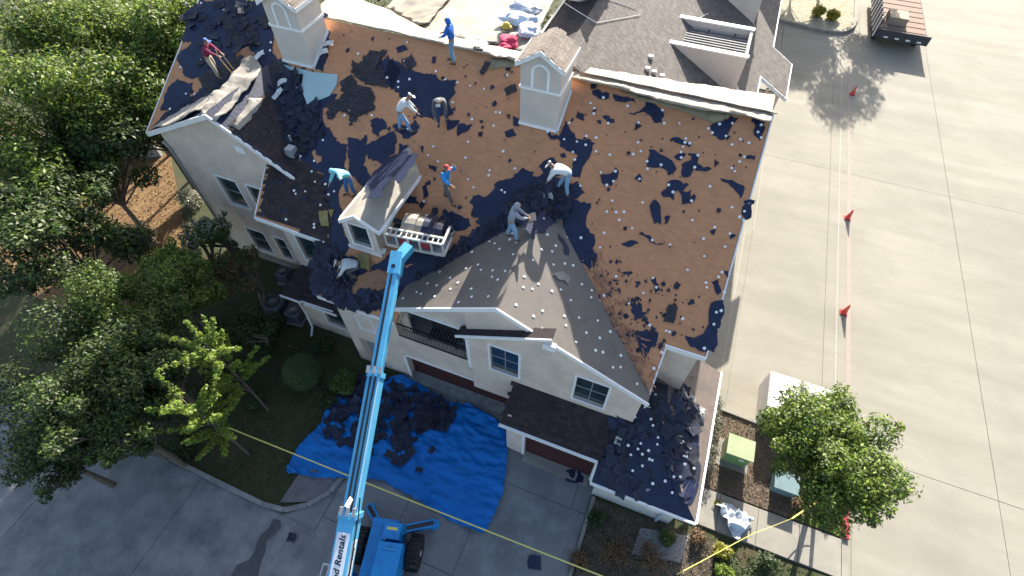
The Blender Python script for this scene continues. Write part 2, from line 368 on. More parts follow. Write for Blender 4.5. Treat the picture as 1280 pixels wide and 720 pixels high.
# blank square and opening on the left pier
sq = MB()
for a, b in (((-10.3, 3.3), (-9.55, 3.3)), ((-9.55, 3.3), (-9.55, 4.4)), ((-9.55, 4.4), (-10.3, 4.4)), ((-10.3, 4.4), (-10.3, 3.3))):
    sq.beam((a[0], YF - .02, a[1]), (b[0], YF - .02, b[1]), .04, .12, up=(0, 1, 0))
P(sq, 'wall_trim', white)
P(MB().bx(-10.75, -9.75, 8.84, 8.88, 0, 2.2), 'side_door', pipe)

# ---- main roof
main_pts = [(-22.45, 18.0), (2.80, 18.0), (3.0, 10.25), (1.7, 10.25), (1.62, 8.36), (1.52, 8.62), (1.3, 8.66), (-3.8, 13.1), (-7.95, 9.15), (-8.02, 8.18), (-11.5, 8.18), (-11.75, 10.02), (-15.5, 10.12), (-15.85, 11.9), (-15.1, 12.25), (-18.0, 15.4), (-21.9, 12.3), (-22.35, 11.9)]
roof = P(MB().prism([MAIN.pt(x, y) for x, y in main_pts], (0, 0, -.14)), 'main_roof', deck)
FAS = []
def fascia(a, b, h=.2, t=.05, side=(0, -1, 0), dz=0.015):
    a, b = Vector(a), Vector(b); off = Vector(side) * t * .5
    s = Vector(side) * t
    vs = [a + Vector((0, 0, dz)), b + Vector((0, 0, dz)), b + Vector((0, 0, dz - h)), a + Vector((0, 0, dz - h))]
    vs += [p + s for p in vs]
    q = MB().add(vs, [(0, 1, 2, 3), (7, 6, 5, 4), (0, 4, 5, 1), (1, 5, 6, 2), (2, 6, 7, 3), (3, 7, 4, 0)]); FAS.append(q)
m_ = MAIN.pt
fascia(m_(2.83, 18.0), m_(3.02, 10.22), .24, .05, (1, 0, 0)); fascia(m_(3.05, 10.23), m_(1.66, 10.23), .22, .06); fascia(m_(1.68, 10.2), m_(1.60, 8.3), .2, .05, (1, 0, 0))
fascia(m_(-11.52, 8.17), m_(-8.05, 8.17), .16, .05); fascia(m_(-15.52, 10.1), m_(-11.75, 10.0), .18, .06); fascia(m_(-15.87, 11.95), m_(-15.5, 10.12), .16, .05, (-1, 0, 0))
fascia(m_(-22.46, 18), m_(-22.36, 11.9), .2, .05, (-1, 0, 0)); fascia(m_(-11.77, 10.02), m_(-11.52, 8.18), .16, .04, (-1, 0, 0))
[P(q_, 'fascia', white) for q_ in FAS]
# cross gable slopes
fy = 8.34
jr = (AZ - 5.66) / SL + 8.5
xr, xl = 1.66, -8.1
def gpt(pl, x, y, dz=0): return Vector((x, y, pl.z(x, y) + dz))
yR = (GR.z(xr, 0) - 5.66) / SL + 8.5; yL = (GL.z(xl, 0) - 5.66) / SL + 8.5
gr = P(MB().prism([gpt(GR, AX, fy), gpt(GR, xr, fy), gpt(GR, xr, yR), gpt(GR, AX, jr + .1)], (0, 0, -.1)), 'gable_roof', sheet)
gl = P(MB().prism([gpt(GL, AX - .003, fy), gpt(GL, AX - .003, jr + .1), gpt(GL, xl, yL), gpt(GL, xl, fy)], (0, 0, -.1)), 'gable_roof', sheet)
P(MB().bx(xl + .05, xl + .15, 8.52, 9.8, 5.2, GL.z(xl, 0) - .1), 'gable_side_wall', stucco)
FAS.clear(); Yf = fy - .004
fascia(gpt(GL, xl - .05, Yf), gpt(GL, AX, Yf), .2, .06); fascia(gpt(GR, AX, Yf), gpt(GR, xr + .05, Yf), .2, .06)
[P(q_, 'gable_fascia', white) for q_ in FAS]
# soffits under the gable fascia
P(MB().prism([gpt(GL, xl, fy, -.11), gpt(GL, AX, fy, -.11), gpt(GL, AX, YF, -.11), gpt(GL, xl, YF, -.11)], (0, 0, -.02)), 'soffit', white)
# nested lower gable strip over the window bay
a = aty(570, 419, 8.02); b = aty(690, 424, 8.02); dz = Vector((0, .42, 0))
P(MB().prism([a, b, b + dz, a + dz], (0, 0, -.08)), 'bay_gable_roof', shing)
FAS.clear(); fascia(a + Vector((-.03, 0, 0)), b, .12, .05); [P(q_, 'bay_fascia', white) for q_ in FAS]
P(MB().box(aty(687, 433, 8.05), (.42, .16, .3)), 'gable_return', white)
P(MB().prism([a + Vector((.25, .05, -.1)), b + Vector((0, .05, -.1)), b + Vector((0, .05, -.45)), a + Vector((.25, .05, -.2))], (0, .25, 0)), 'bay_infill', stucco)

# ---- shingle courses: real overlapping tabs
def shingle_field(p0, ud, vd, poly, m, name='shingles', parent=house, cw=.30, ch=.15, seed=1, missing=0.0, lift=0.0):
    """tabs laid over a roof plane; poly in (u, v) metres, v runs up the slope"""
    rnd = random.Random(seed); ud = Vector(ud).normalized(); vd = Vector(vd).normalized(); n = ud.cross(vd).normalized()
    if n.z < 0: n = -n
    p0 = Vector(p0); us = [p[0] for p in poly]; vs_ = [p[1] for p in poly]
    mb = MB(); v = min(vs_); row = 0
    while v < max(vs_):
        u = min(us) + (row % 3) * cw / 3 - cw
        while u < max(us):
            wd = cw * rnd.uniform(.75, 1.2)
            if inside((u + wd / 2, v + ch / 2), poly) and rnd.random() >= missing:
                h = .011 + rnd.random() * .006 + lift; h1 = .004 + lift
                e = .004
                c = [p0 + ud * (u + e) + vd * v + n * h, p0 + ud * (u + wd - e) + vd * v + n * h, p0 + ud * (u + wd - e) + vd * (v + ch + .02) + n * h1, p0 + ud * (u + e) + vd * (v + ch + .02) + n * h1]
                mb.add(c + [q - n * (h + .004 if k < 2 else h1 + .004) for k, q in enumerate(c)], [(0, 1, 2, 3), (0, 4, 5, 1), (1, 5, 6, 2), (3, 7, 4, 0)])
            u += wd
        v += ch; row += 1
    o = mb.build(name, m, parent); o['kind'] = 'stuff'; return o
def roof_uv(pts, p0, ud, vd):
    ud = Vector(ud).normalized(); vd = Vector(vd).normalized()
    return [((Vector(p) - Vector(p0)).dot(ud), (Vector(p) - Vector(p0)).dot(vd)) for p in pts]
def shingle_plane(pts, ud, vd, m, **kw):
    p0 = Vector(pts[0]); return shingle_field(p0, ud, vd, roof_uv(pts, p0, ud, vd), m, **kw)

# ---- skirt and porch roof
PS = .55; FRONT = Plane((0, 6.15, 2.6), (0, -PS, 1)); SIDE = Plane((4.5, 0, 2.6), (PS, 0, 1))
hx = lambda y: 4.5 - (y - 6.15)
skirt = [FRONT.pt(-3.18, 6.85), FRONT.pt(.75, 6.85), FRONT.pt(.75, 8.3), FRONT.pt(-3.18, 8.3)]
sk = P(MB().prism(skirt, (0, 0, -.1)), 'skirt_roof', shing)
shingle_plane([FRONT.pt(-3.2, 6.82), FRONT.pt(.9, 6.82), FRONT.pt(.9, 8.32), FRONT.pt(-3.2, 8.32)], (1, 0, 0), (0, 1, PS), shing, parent=sk, seed=3, cw=.28, ch=.14)
FAS.clear(); fascia(FRONT.pt(-3.22, 6.83), FRONT.pt(.72, 6.83), .12, .09)
[P(q_, 'gutter', white, sk) for q_ in FAS]
pf = [FRONT.pt(.75, 6.15), FRONT.pt(4.5, 6.15), FRONT.pt(hx(8.3), 8.3), FRONT.pt(1.5, 9.15), FRONT.pt(1.5, 8.3), FRONT.pt(.75, 8.3)]
porch = P(MB().prism(pf, (0, 0, -.1)), 'porch_roof', felt)
ps = [SIDE.pt(4.5, 6.15), SIDE.pt(4.5, 12.4), SIDE.pt(2.86, 12.4), SIDE.pt(2.86, 10.42), SIDE.pt(1.48, 10.42), SIDE.pt(1.48, 9.17)]
pw = mat('worn_porch_felt', (.20, .155, .135), (.14, .115, .10), .8, 2.2, bump=.3, bscale=12, c3=(.06, .055, .06), s3=1.3)
porch2 = P(MB().prism(ps, (0, 0, -.1)), 'porch_roof', pw)
FAS.clear(); fascia(FRONT.pt(.7, 6.13), FRONT.pt(4.54, 6.13), .14, .08); fascia(SIDE.pt(4.52, 6.1), SIDE.pt(4.52, 12.42), .14, .08, (1, 0, 0)); fascia(FRONT.pt(.72, 6.8), FRONT.pt(.72, 6.1), .14, .05, (-1, 0, 0))
[P(q_, 'gutter', white) for q_ in FAS]
P(MB().bx(.95, 4.1, 6.5, 6.65, 0, 2.45).bx(3.95, 4.1, 6.65, 12.2, 0, 2.45).bx(.95, 1.1, 6.65, 7.0, 0, 2.6), 'porch_wall', mat('pale_wall', (.62, .60, .55), (.54, .52, .48), .9, 2))
P(MB().bx(3.0, 3.6, 6.45, 6.5, 1.0, 2.0), 'wall_panel', white)
P(MB().tube([(3.55, 6.15, 2.5), (3.6, 6.3, 2.35), (3.62, 6.42, 2.1), (3.62, 6.42, .1)], .06, 8), 'downspout', mat('downspout_blue', (.42, .55, .62), (.38, .5, .56), .5, 3))

# ---- left wing
wing = [(258, 142), (188, 163), (370, 220)]
WA = aty(258, 142, 11.88); WL = aty(187, 164, 11.88); WR = aty(366, 219, 11.88)
sWR = (WA.z - WR.z) / (WR.x - WA.x); sWL = (WA.z - WL.z) / (WA.x - WL.x)
WGR = Plane(WA, (sWR, 0, 1)); WGL = Plane(WA, (-sWL, 0, 1))
yw = (WA.z - 5.66) / SL + 8.5
P(MB().prism([gpt(WGR, WA.x, 11.85), gpt(WGR, WR.x, 11.85), gpt(WGR, WR.x, max(11.9, (WR.z - 5.66) / SL + 8.5)), gpt(WGR, WA.x, yw)], (0, 0, -.1)), 'wing_roof', felt)
tanroof = mat('tan_old_felt', (.26, .23, .19), (.36, .33, .28), .8, 1.6, bump=.5, bscale=5)
P(MB().prism([gpt(WGL, WA.x - .003, 11.85), gpt(WGL, WA.x - .003, yw), gpt(WGL, WL.x, 11.95 + .3), gpt(WGL, WL.x, 11.85)], (0, 0, -.1)), 'wing_roof', felt)
FAS.clear(); fascia(gpt(WGL, WL.x - .1, 11.84), gpt(WGL, WA.x, 11.84), .22, .06); fascia(gpt(WGR, WA.x, 11.84), gpt(WGR, WR.x + .1, 11.84), .22, .06)
[P(q_, 'wing_fascia', white) for q_ in FAS]
facade(WL.x + .35, -13.9, 0, 9.8, 12.05, [(-19.62, -18.5, 4.14, 5.88), (-17.85, -16.75, 4.14, 5.88), (-19.72, -18.62, .72, 2.33), (-17.95, -17.3, .72, 2.33)], .15,
       clips=[((WA.x, 0, WA.z - .1), (sWR, 0, 1)), ((WA.x, 0, WA.z - .1), (-sWL, 0, 1))], name='wing_wall')
for q in ((-19.62, -18.5, 4.14, 5.88), (-17.85, -16.75, 4.14, 5.88), (-19.72, -18.62, .72, 2.33), (-17.95, -17.3, .72, 2.33)): window(*q, 12.05, nx=1 if q[1] - q[0] < .8 else 1, nz=2)
P(MB().bx(WL.x + .35, WL.x + .5, 12.2, 17.9, 0, 7.3), 'wing_wall', stucco)
P(MB().bx(-20.6, -14.6, 11.9, 12.04, 0, .35), 'wall_base', walkm)
P(MB().tube([(WL.x + .3, 11.95, 7.3), (WL.x + .45, 11.97, 7.0), (WL.x + .45, 11.97, .1)], .06, 8), 'downspout', pipe)
P(MB().box((-17.0, 12.02, 8.15), (.5, .04, .35)), 'gable_vent', white)
q = [gpt(WGR, -16.9, 11.9, .012), gpt(WGR, WR.x, 11.9, .012), gpt(WGR, WR.x, 12.3, .012), gpt(WGR, -16.0, 13.9, .012), gpt(WGR, -16.9, 14.6, .012)]
q = q[1:] + q[:1]
shingle_plane(q, (0, 1, 0), (-1, 0, sWR), shing, seed=23)
# projecting bay under the eave
facade(-14.72, -11.25, 3.15, 6.5, 10.42, [(-14.12, -12.5, 4.1, 5.68)], .15, name='bay_wall')
window(-14.12, -12.5, 4.1, 5.68, 10.42, nx=2, nz=1)
P(MB().bx(-14.72, -14.58, 10.58, 12.04, 3.15, 6.6).bx(-14.72, -11.3, 10.58, 12.04, 3.1, 3.2), 'bay_wall', stucco)
P(MB().bx(-11.42, -11.22, 10.34, 10.42, 3.15, 6.5), 'corner_trim', white)
LOW = Plane((0, 8.95, 2.75), (0, -.45, 1))
lp = [LOW.pt(-15.0, 8.95), LOW.pt(-11.2, 8.95), LOW.pt(-11.2, 10.4), LOW.pt(-14.7, 10.4)]
lr = P(MB().prism(lp, (0, 0, -.1)), 'low_roof', shing)
shingle_plane([LOW.pt(-15.0, 8.93), LOW.pt(-11.1, 8.93), LOW.pt(-11.1, 10.4), LOW.pt(-14.7, 10.4)], (1, 0, 0), (0, 1, .45), shing, parent=lr, seed=5)
FAS.clear(); fascia(LOW.pt(-15.05, 8.93), LOW.pt(-13.9, 8.93), .1, .07); fascia(LOW.pt(-13.7, 8.93), LOW.pt(-12.0, 8.93), .1, .07); [P(q_, 'gutter', white, lr) for q_ in FAS]
P(MB().beam((-13.6, 8.75, 3.2), (-11.9, 8.75, 3.3), .05, .05), 'gutter', white)
facade(-14.6, -11.2, 0, 2.7, 9.25, [(-13.2, -11.75, .95, 2.15)], .15, name='low_wall')
window(-13.2, -11.75, .95, 2.15, 9.25, nx=1, nz=1)
P(MB().bx(-14.6, -14.45, 9.4, 12.0, 0, 2.7), 'low_wall', stucco)
P(MB().tube([(-14.45, 8.95, 2.6), (-14.4, 9.12, 2.4), (-14.4, 9.15, .9), (-14.25, 9.0, .3), (-14.1, 8.6, .1)], .055, 8), 'downspout', white)

# shingles left on the left part of the main roof
poly = [(343, 183), (400, 215), (416, 262), (411, 303), (322, 268)]
shingle_plane([MAIN.at(*p) for p in poly], (1, 0, 0), (0, 1, SL), shing, parent=roof, seed=8, missing=.05, lift=.024)
patch_under = [(343, 183), (400, 215), (416, 262), (411, 303), (322, 268)]
poly = [(318, 175), (370, 190), (372, 213), (338, 193)]

# ---- dormer
DY = 10.15
dl, dr = aty(437, 306, DY), aty(478, 318, DY); e1, ap, e2 = aty(425, 269, DY - .12), aty(450, 271.5, DY - .12), aty(473, 287, DY - .12)
x0, x1 = dl.x + .02, dr.x - .05; zb = MAIN.z(0, DY) - .1; ez = e2.z - .12
fm = MB(); wx0, wx1, wz0, wz1 = x0 + .3, x1 - .32, zb + .45, ez - .2
dw = facade(x0, x1, zb, ez, DY, [(wx0, wx1, wz0, wz1)], .12, name='dormer_wall')
P(MB().prism([(x0, DY, ez), ((x0 + x1) / 2, DY, ap.z - .1), (x1, DY, ez)], (0, .1, 0)), 'dormer_gable', stucco)
window(wx0, wx1, wz0, wz1, DY, nx=1, nz=1)
for xx in (x0, x1 - .1): P(MB().prism([(xx, DY + .13, zb), (xx, DY + .13, ez), (xx, DY + .13 + (ez - zb - .0) / SL, ez)], (.1, 0, 0)), 'dormer_cheek', stucco)
P(MB().bx(x0 - .04, x1 + .04, DY - .06, DY + .02, zb, zb + .2), 'dormer_base', white)
dyb = lambda z: (z - 5.66) / SL + 8.5
xm = (e1.x + e2.x) / 2 - .05
apz = ap.z + .12
dapex = Vector((xm, DY - .2, apz)); dL = Vector((e1.x - .02, DY - .2, ez + .1)); dR = Vector((e2.x + .05, DY - .2, ez + .1))
dorm_mat = mat('dormer_felt', (.40, .36, .30), (.31, .28, .24), .7, 1.3, bump=.4, bscale=5, c3=(.60, .55, .36), s3=.8)
drf = []
for a, b in ((dL, dapex), (dapex, dR)):
    A2 = Vector((a.x, dyb(a.z), a.z)); B2 = Vector((b.x, dyb(b.z), b.z))
    drf.append(P(MB().prism([a, b, B2, A2], (0, 0, -.08)), 'dormer_roof', dorm_mat))
FAS.clear(); fascia(dL + Vector((-.03, 0, 0)), dapex, .16, .06); fascia(dapex, dR + Vector((.03, 0, 0)), .16, .06)
fascia(dR, Vector((dR.x, dyb(dR.z), dR.z)), .14, .06, (1, 0, 0)); fascia(dL, Vector((dL.x, dyb(dL.z), dL.z)), .12, .05, (-1, 0, 0))
[P(q_, 'dormer_fascia', white) for q_ in FAS]

# ---- chimneys
def chimney(x0, x1, y0, y1, zb, zband, ze, zr, cap):
    zt = ze
    c = P(MB().bx(x0, x1, y0, y1, zb, zt), 'chimney', stucco2)
    xm = (x0 + x1) / 2
    P(MB().prism([(x0, y0, zt), (xm, y0, zr - .12), (x1, y0, zt)], (0, y1 - y0, 0)), 'chimney_gable', stucco2, c)
    bd = MB()
    for z, h, o in ((MAIN.z(0, y0) + .02, .12, .04), (zband, .1, .035)):
        bd.bx(x0 - o, x1 + o, y0 - o, y0 + .01, z, z + h)
        if z > zband - .1:
            bd.bx(x1 - .01, x1 + o, y0, y1 + o, z, z + h).bx(x0 - o, x0 + .01, y0, y1 + o, z, z + h)
    bd.add([(x1, y0 - .04, MAIN.z(0, y0)), (x1 + .05, y0 - .04, MAIN.z(0, y0)), (x1 + .05, y1, MAIN.z(0, y1)), (x1, y1, MAIN.z(0, y1)),
            (x1, y0 - .04, MAIN.z(0, y0) + .14), (x1 + .05, y0 - .04, MAIN.z(0, y0) + .14), (x1 + .05, y1, MAIN.z(0, y1) + .14), (x1, y1, MAIN.z(0, y1) + .14)],
           [(0, 1, 5, 4), (1, 2, 6, 5), (4, 5, 6, 7), (2, 3, 7, 6)])
    P(bd, 'trim_band', mat('trim_blue_white', (.86, .88, .88), (.8, .82, .83), .6, 3), c)
    am = MB(); r = .30; cx = xm; zc = zband + .1 + .62
    pts = [(cx - r, y0 - .02, zband + .1), (cx - r, y0 - .02, zc)] + [(cx - r * math.cos(t), y0 - .02, zc + r * math.sin(t)) for t in [math.pi * k / 8 for k in range(1, 8)]] + [(cx + r, y0 - .02, zc), (cx + r, y0 - .02, zband + .1)]
    for a, b in zip(pts[:-1], pts[1:]): am.beam(a, b, .04, .1, up=(0, 1, 0)) if False else am.beam(a, b, .1, .04, up=(0, 1, 0))
    P(am, 'arch_trim', MATS['trim_blue_white'], c)
    ov = .14; k = (zr - ze) / (xm - x0 + 0)
    L0, T0, R0 = (x0 - ov, ze - ov * k + .05), (xm, zr + .05), (x1 + ov, ze - ov * k + .05)
    for a, b in ((L0, T0), (T0, R0)):
        rf = P(MB().prism([(a[0], y0 - ov, a[1]), (b[0], y0 - ov, b[1]), (b[0], y1 + ov, b[1]), (a[0], y1 + ov, a[1])], (0, 0, -.06)), 'chimney_roof', shingL, c)
        lo, hi = (a, b) if a[1] < b[1] else (b, a)
        shingle_plane([(lo[0], y0 - ov, lo[1]), (lo[0], y1 + ov, lo[1]), (hi[0], y1 + ov, hi[1]), (hi[0], y0 - ov, hi[1])], (0, 1, 0), (hi[0] - lo[0], 0, hi[1] - lo[1]), cap, parent=c, cw=.2, ch=.13, seed=int(x0 * 7) & 255)
    fm = MB()
    for a, b in ((L0, T0), (T0, R0)):
        fm.add([(a[0], y0 - ov - .03, a[1]), (b[0], y0 - ov - .03, b[1]), (b[0], y0 - ov - .03, b[1] - .17), (a[0], y0 - ov - .03, a[1] - .17),
                (a[0], y0 - ov, a[1]), (b[0], y0 - ov, b[1]), (b[0], y0 - ov, b[1] - .17), (a[0], y0 - ov, a[1] - .17)], [(0, 3, 2, 1), (4, 5, 6, 7), (0, 1, 5, 4), (3, 7, 6, 2)])
    fm.bx(R0[0], R0[0] + .03, y0 - ov, y1 + ov, R0[1] - .16, R0[1]).bx(L0[0] - .03, L0[0], y0 - ov, y1 + ov, L0[1] - .16, L0[1])
    P(fm, 'cap_fascia', MATS['trim_blue_white'], c)
    return c
capm = mat('chimney_shingle', (.25, .205, .17), (.18, .15, .13), .9, 4, bump=.4, bscale=90, island=.18)
chimney(-5.9, -4.39, 15.8, 17.25, 9.3, 11.38, 12.45, 12.92, capm)
chimney(-16.93, -15.4, 16.0, 17.5, 9.3, 11.5, 12.55, 13.02, capm)
# pale teal sheet below the left chimney
ts = [(356, 82), (392, 91), (423, 94), (421, 107), (413, 120), (398, 126), (385, 132), (376, 108)]
P(MB().prism([MAIN.at(*p) + Vector((0, -.02, .05)) for p in ts], (0, 0, -.03)), 'flashing_sheet', teal, roof)

# ---- back of the roof: pale sheeting over the ridge, low-pitch roof and cross wings
BACK = Plane((0, RIDGE_Y, RIDGE_Z), (0, SL, 1))
E = Plane((4.54, 0, 6.1), (.57, 0, 1))
exr = -5.0
P(MB().prism([BACK.pt(-5.9, 18.0), BACK.pt(2.85, 18.0), BACK.pt(2.9, 26.4), BACK.pt(-1, 22)], (0, 0, -.1)), 'back_roof', cream2)
STRIP = Plane((0, RIDGE_Y, RIDGE_Z), (0, .22, 1))
LOWP = Plane((-7, 18, 10.72), (-.11, -.0, 1))
sp = [(395, 14), (420, -14), (446, 0), (480, 11), (530, 37), (590, 53), (660, 68), (645, 77), (410, 23)]
zz = Vector((0, 0, .02))
def wrinkle_sheet(poly, pl, name, m, th=.04, seed=0, step=.25, amp=.05, dz=.05, parent=house, jag=.0, freq=1.3, aniso=(1, 1), world=False):
    """a draped sheet: grid inside an outline, with folds"""
    q = list(poly) if world else [(p.x, p.y) for p in (pl.at(*a) for a in poly)]
    rnd = random.Random(seed)
    qq = []
    for i in range(len(q)):
        a = Vector(q[i]); b = Vector(q[(i + 1) % len(q)]); n = max(1, int((b - a).length / step))
        for k in range(n):
            p = a.lerp(b, k / n)
            if k: p += Vector((rnd.uniform(-jag, jag), rnd.uniform(-jag, jag)))
            qq.append(p)
    bm = bmesh.new()
    vs = [bm.verts.new((p.x, p.y, 0)) for p in qq]; f = bm.faces.new(vs)
    bmesh.ops.triangulate(bm, faces=[f])
    xs = [p.x for p in qq]; ys = [p.y for p in qq]
    for ax, lo, hi in ((0, min(xs), max(xs)), (1, min(ys), max(ys))):
        c = lo + step
        while c < hi:
            no = Vector((1, 0, 0)) if ax == 0 else Vector((0, 1, 0))
            bmesh.ops.bisect_plane(bm, geom=bm.verts[:] + bm.edges[:] + bm.faces[:], plane_co=no * c, plane_no=no)
            c += step
    for v in bm.verts:
        x, y = v.co.x * aniso[0], v.co.y * aniso[1]
        h = abs(noise.noise(Vector((x * freq, y * freq, seed)))) + (.35 * (1 - abs(noise.noise(Vector((x * freq * 3.1 + y, y * freq * 3.1, seed + 9)))) * 3) if name == 'blue_tarp' else 0) + .5 * abs(noise.noise(Vector((x * freq * 2.3, y * freq * 2.3, seed + 5))))
        v.co.z = pl.z(v.co.x, v.co.y) + dz + amp * h * 1.6
    bmesh.ops.recalc_face_normals(bm, faces=bm.faces[:])
    if bm.faces and sum(f.normal.z for f in bm.faces) < 0: bmesh.ops.reverse_faces(bm, faces=bm.faces[:])
    me = bpy.data.meshes.new(name); bm.to_mesh(me); bm.free()
    me.polygons.foreach_set('use_smooth', [True] * len(me.polygons))
    o3 = ORG[house.name] if parent is not None else Vector((0, 0, 0))
    if parent is not None: me.transform(Matrix.Translation(-o3))
    me.materials.append(m); o = bpy.data.objects.new(name, me); C.objects.link(o)
    if parent is not None: o.parent = parent
    sm = o.modifiers.new('thickness', 'SOLIDIFY'); sm.thickness = th; sm.offset = -1
    return o
wrinkle_sheet(sp, STRIP, 'ridge_sheet', creamy, amp=.05, dz=.03, step=.4)
sp = [(480, 12), (505, -12), (700, -12), (692, 0), (668, 49), (655, 70), (600, 55), (530, 38)]
wrinkle_sheet(sp, LOWP, 'back_sheet', creamy, amp=.09, dz=.0, step=.5, seed=4)
P(MB().prism([(-6.9, 18.02, 9), (-6.9, 18.02, 11.0), (-15.6, 18.02, 11.0), (-22, 18.02, 11.0), (-22, 18.02, 9)], (0, .2, 0)) if False else MB().bx(-22.3, 2.6, 18.1, 18.3, 0, 10.3), 'inner_wall', stucco)
sp = [(505, 14), (560, -2), (600, 2), (560, 22), (540, 33), (600, 42), (660, 60), (650, 66), (590, 51), (530, 35)]
wrinkle_sheet([(484, 11), (520, -4), (566, -6), (548, 14), (538, 28), (525, 33)], Plane((-7, 18, 10.85), (-.11, 0, 1)), 'valley_sheet', mat('shaded_sheet', (.34, .29, .21), (.22, .20, .17), .8, 1, bump=.5, bscale=4), amp=.1, dz=.02, seed=9, step=.4)  # greyer sheet colour paints the shadow in the valley wrinkles
wrinkle_sheet([(528, 36), (556, 40), (618, 57), (640, 68), (600, 60)], Plane((-7, 18, 10.9), (-.11, 0, 1)), 'valley_sheet', MATS['shaded_sheet'], amp=.06, dz=.02, seed=11, step=.3)
# loose tan edge of the sheet right of the second chimney
wrinkle_sheet([(-4.3, 17.97), (2.95, 17.97), (3.0, 25.15), (-1, 21.15)], BACK, 'ridge_sheet', cream2, amp=.04, dz=.05, step=.4, seed=3, world=True)
wrinkle_sheet([(-4.7, 17.62), (-3.5, 17.5), (-2.6, 17.55), (-1.2, 17.3), (0.4, 17.25), (1.6, 17.5), (2.78, 17.45), (2.85, 19.5), (0, 19.1), (-4.35, 18.6)], Plane((0, 17.6, 11.08), (0, .10, 1)), 'ridge_sheet', cream2, amp=.05, dz=.0, step=.25, seed=3, world=True, jag=.03)
wrinkle_sheet([(775, 115), (845, 131), (918, 143), (900, 152), (890, 155), (845, 138), (800, 126)], MAIN, 'ridge_sheet', mat('olive_sheet', (.20, .18, .11), (.28, .25, .17), .8, 2), amp=.05, dz=.03, step=.3, seed=6)
wrinkle_sheet([(613, 74), (645, 76), (651, 82), (650, 84), (613, 88)], MAIN, 'ridge_sheet', MATS['olive_sheet'], amp=.05, dz=.03, step=.3, seed=7)
# east cross wing
ep = [E.pt(exr, 18.02), E.pt(-4.16, 18.02), E.pt(2.95, 25.13), E.pt(3.0, 28.0), E.pt(4.62, 28.0), E.pt(4.7, 31.7), E.pt(3.4, 31.7), E.pt(3.4, 60), E.pt(exr, 60)]
er = P(MB().prism(ep, (0, 0, -.12)), 'wing_roof', shingL)
vis = [E.pt(exr, 18.1), E.pt(-4.16, 18.1), E.pt(2.95, 25.2), E.pt(3.0, 28.0), E.pt(4.62, 28.0), E.pt(4.7, 31.7), E.pt(3.4, 31.7), E.pt(3.4, 44), E.pt(exr, 44)]
p0 = E.pt(4.7, 18)
shingle_field(p0, (0, 1, 0), (-1, 0, .57), roof_uv(vis, p0, (0, 1, 0), (-1, 0, .57)), shingL, parent=er, cw=.33, ch=.2, seed=12)
FAS.clear(); fascia(E.pt(3.0, 27.98), E.pt(4.66, 27.98), .2, .05); fascia(E.pt(4.66, 27.95), E.pt(4.74, 31.7), .2, .05, (1, 0, 0)); fascia(E.pt(3.42, 31.72), E.pt(4.74, 31.72), .16, .05); fascia(E.pt(3.42, 31.7), E.pt(3.42, 60), .16, .05, (1, 0, 0)); fascia(E.pt(3.0, 27.9), E.pt(2.98, 25.2), .2, .05, (1, 0, 0))
[P(q_, 'eave_trim', white) for q_ in FAS]
P(MB().bx(2.6, 4.35, 28.15, 28.3, 0, 6.1).bx(4.2, 4.36, 28.3, 31.5, 0, 6.1).bx(3.0, 3.15, 31.5, 60, 0, 6.6).bx(-5.05, -4.9, 19.2, 60, 0, 11.2).bx(3.55, 3.7, 28.05, 28.15, 0, 6.3), 'wing_wall', stucco)
# roof wells with parapet walls; slats cross the first one
def well(x0, x1, Y, D, zt, slats):
    zb = E.z(x1, 0) - .3
    b = P(MB().bx(x0, x1, Y, Y + .15, zb, zt).bx(x1 - .12, x1, Y + .15, Y + D, zb, zt).bx(x0, x0 + .12, Y + .15, Y + D, zb, zt).bx(x0, x1, Y + D, Y + D + .15, zb, zt), 'parapet_wall', stucco2)
    P(MB().bx(x0 - .05, x1 + .05, Y - .04, Y + .2, zt, zt + .07).bx(x0 - .05, x1 + .05, Y + D - .05, Y + D + .2, zt, zt + .07), 'parapet_cap', white)
    if slats:
        P(MB().bx(x0 + .12, x1 - .12, Y + .16, Y + D, zt - 1.2, zt - 1.1), 'well_floor', dark)
        rnd = random.Random(4); pg = None
        for k in range(slats):
            y = Y + .35 + k * (D - .5) / slats
            P(MB().beam((x0 + .1, y, zt - .25), (x1 - .1, y, zt - .25), .07, .05), 'slat', mat('slat_dark', (.16, .17, .19), (.10, .10, .12), .7, 6))
        for k in range(4):
            x = x0 + .5 + k * (x1 - x0) / 4
            P(MB().beam((x, Y + .2, zt - .32), (x, Y + D, zt - .32), .06, .06), 'slat_support', black)
    else:
        P(MB().bx(x0, x1, Y + .15, Y + D, zt - .1, zt - .02), 'well_roof', shingL)
    return b
wl = aty(800, 40, 24.3); wr = aty(934, 73, 24.3)
well(wl.x, wr.x, 24.3, 2.6, wr.z, 9)
P(MB().box((wl.x - .1, 24.4, wl.z + .25), (.45, .45, .5)), 'vent_box', white)
well(-2.6, 2.0, 32.2, 4, 10.6, 0)
W2 = Plane((-5.0, 0, E.z(-5.0, 0)), (-.42, 0, 1))
w2 = [W2.pt(-5.0, 18.3), W2.pt(-5.0, 60), W2.pt(-6.75, 60), W2.pt(-6.75, 18.05)]
wr2 = P(MB().prism(w2, (0, 0, -.12)), 'wing_roof', shing)  # shadow lying on this slope is put into the dark shingle colour
w2v = [W2.pt(-6.75, 18.05), W2.pt(-5.0, 18.3), W2.pt(-5.0, 40), W2.pt(-6.75, 40)]
shingle_field(w2v[0], (0, 1, 0), (1, 0, .42), roof_uv(w2v, w2v[0], (0, 1, 0), (1, 0, .42)), shing, parent=wr2, cw=.33, ch=.2, seed=19)
P(MB().beam(W2.pt(-6.8, 18.1), W2.pt(-6.8, 60), .1, .16), 'valley_curb', pipe)
well(-6.9, -4.8, 23.4, 3, 12.9, 0)
